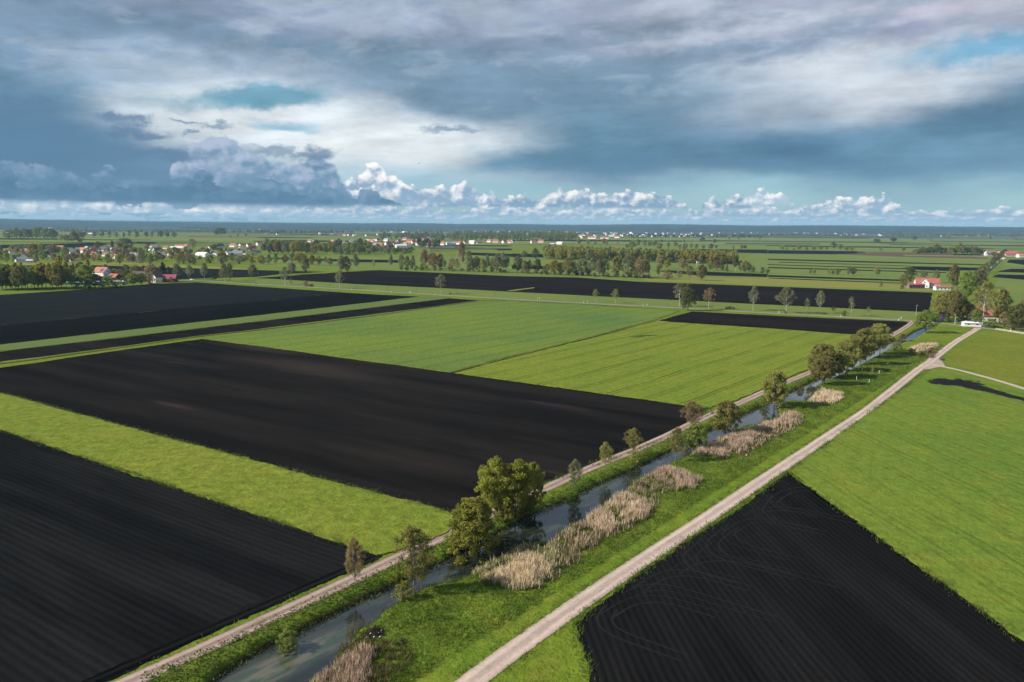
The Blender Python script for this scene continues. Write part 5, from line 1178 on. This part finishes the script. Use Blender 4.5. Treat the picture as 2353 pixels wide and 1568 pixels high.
car(441, 644.5, 'car_silver', 'silver car on the road where it passes the farm gardens', rd)
car(586, 653, 'car_blue', 'blue car on the road at the edge of the grey-black field', rd)
car(2184, 664, 'car_dark', 'dark parked car beside the low white outbuilding and poplar', .5)
g = G(943, 674); mo = root('motorcyclist', g, 'motorcyclist in dark clothing riding along the paved road', 'motorcyclist', None, rd, .1)
for a in (-.7, .7): wheel(mo, a, 0, .33, .14)
part('motorcycle', mo, 'post', [(-.6,.5,-.16,.16,.45,.85),(-.9,-.2,-.12,.12,.75,.9)], [((.7,0,.33),(.45,0,1.05),.05,.05),((.45,-.35,1.05),(.45,.35,1.05),.03,.03)])
def rider():
    me = bpy.data.meshes.new('person')
    v = [(-.25,0,.92),(-.22,0,1.15),(-.05,0,1.42),(0,0,1.53),(.03,0,1.68),(.05,0,1.80),(-.05,.2,1.40),(.15,.28,1.18),(.42,.3,1.07),(-.05,-.2,1.40),(.15,-.28,1.18),(.42,-.3,1.07),(-.25,.14,.90),(.18,.2,.82),(.02,.2,.42),(.18,.2,.36),(-.25,-.14,.90),(.18,-.2,.82),(.02,-.2,.42),(.18,-.2,.36)]
    e = [(0,1),(1,2),(2,3),(3,4),(4,5),(2,6),(6,7),(7,8),(2,9),(9,10),(10,11),(0,12),(12,13),(13,14),(14,15),(0,16),(16,17),(17,18),(18,19)]
    me.from_pydata(v, e, []); o = bpy.data.objects.new('person', me); COL.objects.link(o); me.materials.append(M['cloth']); o.parent = mo
    md = o.modifiers.new('skin', 'SKIN'); sv = me.skin_vertices[0].data
    rads = [.15,.16,.17,.06,.13,.10,.08,.055,.045,.08,.055,.045,.10,.08,.055,.05,.10,.08,.055,.05]
    for i, q in enumerate(rads): sv[i].radius = (q, q)
    sv[0].use_root = True; o.modifiers.new('sub', 'SUBSURF').levels = 1
    part('helmet', mo, 'post', [], [((.02,0,1.56),(.05,0,1.86),.15,.11,8)])
rider()
def posts(rows, name, label_fn, cat, group, h, w, mat, cap=None):
    first = None
    for i, (x, y) in enumerate(rows):
        g = G(x, y)
        if first is None:
            first = root(name, g, label_fn(i), cat, group); part('shaft', first, mat, [(-w/2, w/2, -w/2, w/2, 0, h)])
            if cap: part('marking_band', first, cap, [(-w/2-.01, w/2+.01, -w/2-.01, w/2+.01, h*.72, h*.88)])
        else:
            o = first.copy(); COL.objects.link(o); o.location = (g[0], g[1], 0); o['label'] = label_fn(i)
            for c in first.children: d_ = c.copy(); COL.objects.link(d_); d_.parent = o
rows = [(655,656.5),(724,661.5),(808,666),(900,672.5),(1000,678.5),(1235,689),(1341,696.5),(1478,703.5),(1240,687.5),(1350,695),(1487,702),(1790,719.5),(1932,729),(2071,733),(2065,737),(2145,745),(2209,749),(2322,762)]
rows.sort(); posts(rows, 'delineator_post', lambda i: f"white roadside delineator post, {ORD[i]} along the paved road from the blue car", 'road post', 'road delineator posts', 1.35, .26, 'post', 'black')
rows = [(672,641,654),(757,648,661),(818,655,666),(891,657,670),(957,660,672),(1049,664,677),(1136,667,681),(1225,672,691),(1326,679,691),(1427,684,694),(1534,687,706),(1638,692,711),(1985,712,725),(2104,702,735)]
for i, (x, t_, y) in enumerate(rows):
    g = G(x, y); h = (y-t_)*depth(g)/F; lamp = i == len(rows)-1
    o = root('street_lamp' if lamp else 'utility_pole', g, 'tall lamp post at the junction of road and dirt track' if lamp else f"thin wooden utility pole, {ORD[i]} along the paved road past the blue car", 'lamp post' if lamp else 'utility pole', None if lamp else 'utility poles')
    part('pole', o, 'steel' if lamp else 'pole', [], [((0,0,0),(0,0,h),.13,.09,6)])
    part('lamp_head' if lamp else 'crossarm', o, 'steel' if lamp else 'pole', [(-.6,.6,-.07,.07,h-.5,h-.35)] if not lamp else [(-.3,.9,-.15,.15,h,h+.2)])
# tree guards in the meadow
nm = ['nearest the long grove', 'closest to the junction', 'second from the canal in the nearer pair', 'closest to the gravel road']
for i, (x, y) in enumerate([(1981,853),(2020,859),(1968,874),(1997,880)]):
    g = G(x, y); o = root('tree_guard', g, f"white sapling guard tube in the meadow, {nm[i]}", 'tree guard', 'sapling guards')
    part('tube', o, 'post', [], [((0,0,0),(0,0,1.3),.075,.075,8)]); part('stake', o, 'pole', [(.18,.24,-.03,.03,0,1.7)])
for i, (x, y, t_, wd, lb) in enumerate([(1944,871,852,10,'thin leafless sapling in the meadow beside the tree guards'),(2004,862,838,12,'thin brownish sapling in the meadow between the white guards'),(2040,842,832,8,'small sapling at the meadow path')]):
    tree(x, y, t_, wd, 'airy', 'olive', lb, name='sapling', cat='sapling')
# pasture fence posts
rows = [(2240,834),(2252,832),(2264,828),(2276,826),(2288,823),(2300,821),(2312,817),(2325,815),(2337,814),(2349,812)]
posts(rows, 'fence_post', lambda i: f"pale pasture fence post, {ORD[i]} out from the crossing, upper line", 'fence post', 'pasture fence posts', 1.0, .09, 'timber')
rows = [(2190,826),(2202,832),(2214,838),(2226,843),(2249,849),(2267,854),(2284,859),(2310,866),(2340,875)]
posts(rows, 'fence_post', lambda i: f"pale pasture fence post, {ORD[i]} out from the crossing, side track line", 'fence post', 'pasture fence posts', 1.0, .09, 'timber')
# rail fence by the farm
a, b = np.array(G(2288,759)), np.array(G(2420,781)); o = root('rail_fence', a, 'pale two-rail wooden fence along the road past the farm', 'fence', None, math.atan2(*(b-a)[::-1])); Lf = float(np.hypot(*(b-a)))
part('rail', o, 'rail', [(0, Lf, -.05, .05, .95, 1.12)]); part('rail', o, 'rail', [(0, Lf, -.05, .05, .45, .62)])
for i in range(int(Lf/3)): part('post', o, 'rail', [(i*3-.07+.01, i*3+.07, -.12, -.05, 0, 1.25)])
# culvert railings at the crossing
for x, y, lb in ((2139,822,'weathered timber bridge railing on the pond side of the crossing'),(2162,827,'weathered timber bridge railing on the pasture side of the crossing')):
    o = root('bridge_railing', G(x, y), lb, 'railing', 'bridge railings', math.atan2(U2[1], U2[0]))
    for zz in (.35, .75, 1.1): part('rail', o, 'timber', [(-3.2, 3.2, -.06, .06, zz, zz+.16)])
    for i in range(5): part('post', o, 'timber', [(-3+i*1.5-.09, -3+i*1.5+.09, .06, .22, -.2, 1.35)])
    part('abutment', o, 'greywall', [(-3.2, 3.2, -.3, -.06, -.6, .25)])
for x, y, lb in ((2196,746,'small blue road sign beside the farm entrance'),(2260,757,'small blue road sign where the gravel road meets the paved road')):
    o = root('road_sign', G(x, y), lb, 'sign'); part('post', o, 'steel', [(-.04,.04,-.04,.04,0,2.2)]); part('sign_plate', o, 'sign', [(-.6,.6,-.08,-.04,1.5,2.5)])
# wooden hunting stands
for x, y, lb in ((2314,553,'dark wooden hunting stand beside the yellow far field'),(1603,613,'pale wooden hunting stand at the edge of the far wood')):
    o = root('hunting_stand', G(x, y), lb, 'hunting stand'); tn = 'timber' if 'dark' in lb else 'rail'; k_ = 1.6
    for sx in (-1, 1):
        for sy in (-1, 1): part('leg', o, tn, [], [((sx*1.2*k_,sy*1.2*k_,0),(sx*.9*k_,sy*.9*k_,3*k_),.12,.12)])
    part('cabin', o, tn, [(-1.1*k_,1.1*k_,-1.1*k_,1.1*k_,3*k_,5*k_)]); part('roof', o, 'darkroof', [(-1.4*k_,1.4*k_,-1.4*k_,1.4*k_,5*k_,5.3*k_)])
# slender white turbine by the far wood and a mast on the ridge
g = G(1211, 552); h = 17*depth(g)/F; o = root('wind_turbine', g, 'slender white wind turbine standing at the far wood', 'wind turbine')
part('tower', o, 'post', [], [((0,0,0),(0,0,h*.9),1.0,.6,10)]); part('nacelle', o, 'post', [(-.9,.9,-2.5,1.2,h*.9-.8,h*.9+.9)])
for an in (100, 220, 340):
    c, s = cos(ra(an)), sin(ra(an)); part('blade', o, 'post', [], [((0,-2.6,h*.9),(c*h*.2,-2.6,h*.9+s*h*.2),.75,.25,6)])
d = ray(1262, 517); o = root('radio_mast', (d[0]*12000, d[1]*12000), 'thin lattice radio mast on the skyline ridge', 'mast', None, 0, 60)
part('mast', o, 'steel', [], [((0,0,0),(0,0,60),3.0,2.0,6)]); part('antenna', o, 'steel', [], [((0,0,60),(0,0,85),1.2,.6,6)])
# heaps and debris along the reeds
def heap(x, y, wd, hh, label, mat='heap', stones=0):
    g = G(x, y, -.3); r = np.random.default_rng(int(x)); V, Fs = [], []
    for i in range(150):
        p = r.normal(0, .38, 2)*wd/2; z0 = hh*max(0, 1 - np.hypot(*p)/(wd/2))*.8; a_ = r.uniform(0, 6.28); L_ = r.uniform(.4, 1.1)
        tube(V, Fs, (p[0]-cos(a_)*L_, p[1]-sin(a_)*L_, z0 - .1), (p[0]+cos(a_)*L_, p[1]+sin(a_)*L_, z0 + r.uniform(.0, .5)), .05, .03, 4)
    n = 14; b0 = len(V)
    for j in range(4):
        for i in range(n): q = wd/2*(1-j/4)*(.9+.2*r.random()); V.append((q*cos(2*pi*i/n), q*sin(2*pi*i/n), hh*.75*math.sin(j/4*pi/2) - .3*(j == 0)))
    V.append((0, 0, hh*.8))
    for j in range(3):
        for i in range(n): Fs.append((b0+j*n+i, b0+j*n+(i+1) % n, b0+(j+1)*n+(i+1) % n, b0+(j+1)*n+i))
    for i in range(n): Fs.append((b0+3*n+i, b0+3*n+(i+1) % n, len(V)-1))
    o = root('brush_heap', g, label, 'brush heap', 'brush heaps', 0, -.4)
    link('sticks', pm('sticks', [tuple(map(float, q)) for q in V], Fs), M[mat], o)
    if stones:
        for i in range(stones):
            p = r.normal(0, .3, 2)*wd/2; part('pale_stone', o, 'post', [], [((p[0], p[1], hh*.6), (p[0]+.16, p[1]+.07, hh*.72), .07, .05, 6)])
heap(860, 1460, 4.6, 1.0, 'dark brush heap dotted with white stones near the sandy shallows', stones=9)
heap(1474, 1122, 5.5, 1.3, 'large dark brush heap between two pale reed beds'); heap(1719, 998, 4.0, .9, 'dark burnt-looking brush heap at the long curved reed bed')
heap(925, 1484, 3.0, .5, 'low dark brush heap at the end of the brown sedge')
o = root('fallen_branch', G(1068, 1266, -1), 'bare fallen branch lying in the water below the big bush', 'branch', None, .4, -1.0)
part('branch', o, 'bark_pale', [], [((-2.5,0,.3),(0,.2,.25),.09,.07),((0,.2,.25),(2.4,-.4,.05),.07,.03),((0,.2,.25),(1.6,.9,.3),.05,.02),((.8,0,.2),(2.2,.5,.1),.04,.02)])
part('twigs', o, 'bark', [], [((-.5,.1,.3),(.6,1.2,.5),.04,.02),((.3,.1,.25),(1.4,-1.0,.2),.04,.02)])
# ---------------------------------------------------------------- air
HAZE = True
if HAZE:
    m = bpy.data.materials.new('haze'); m.use_nodes = True; k = N(m.node_tree); k.n.clear(); ou = k.node('ShaderNodeOutputMaterial'); pv = k.node('ShaderNodeVolumePrincipled')
    pv.inputs['Color'].default_value = (.40, .70, .94, 1); pv.inputs['Density'].default_value = 4.2e-5; pv.inputs['Anisotropy'].default_value = 0.0
    k.l.new(pv.outputs[0], ou.inputs['Volume'])
    v, f = [], []; box_(v, f, -17000, 17000, -1500, 17500, -3.0, 190)
    o = link('haze', pm('haze', v, f), m); tag(o, kind='stuff')
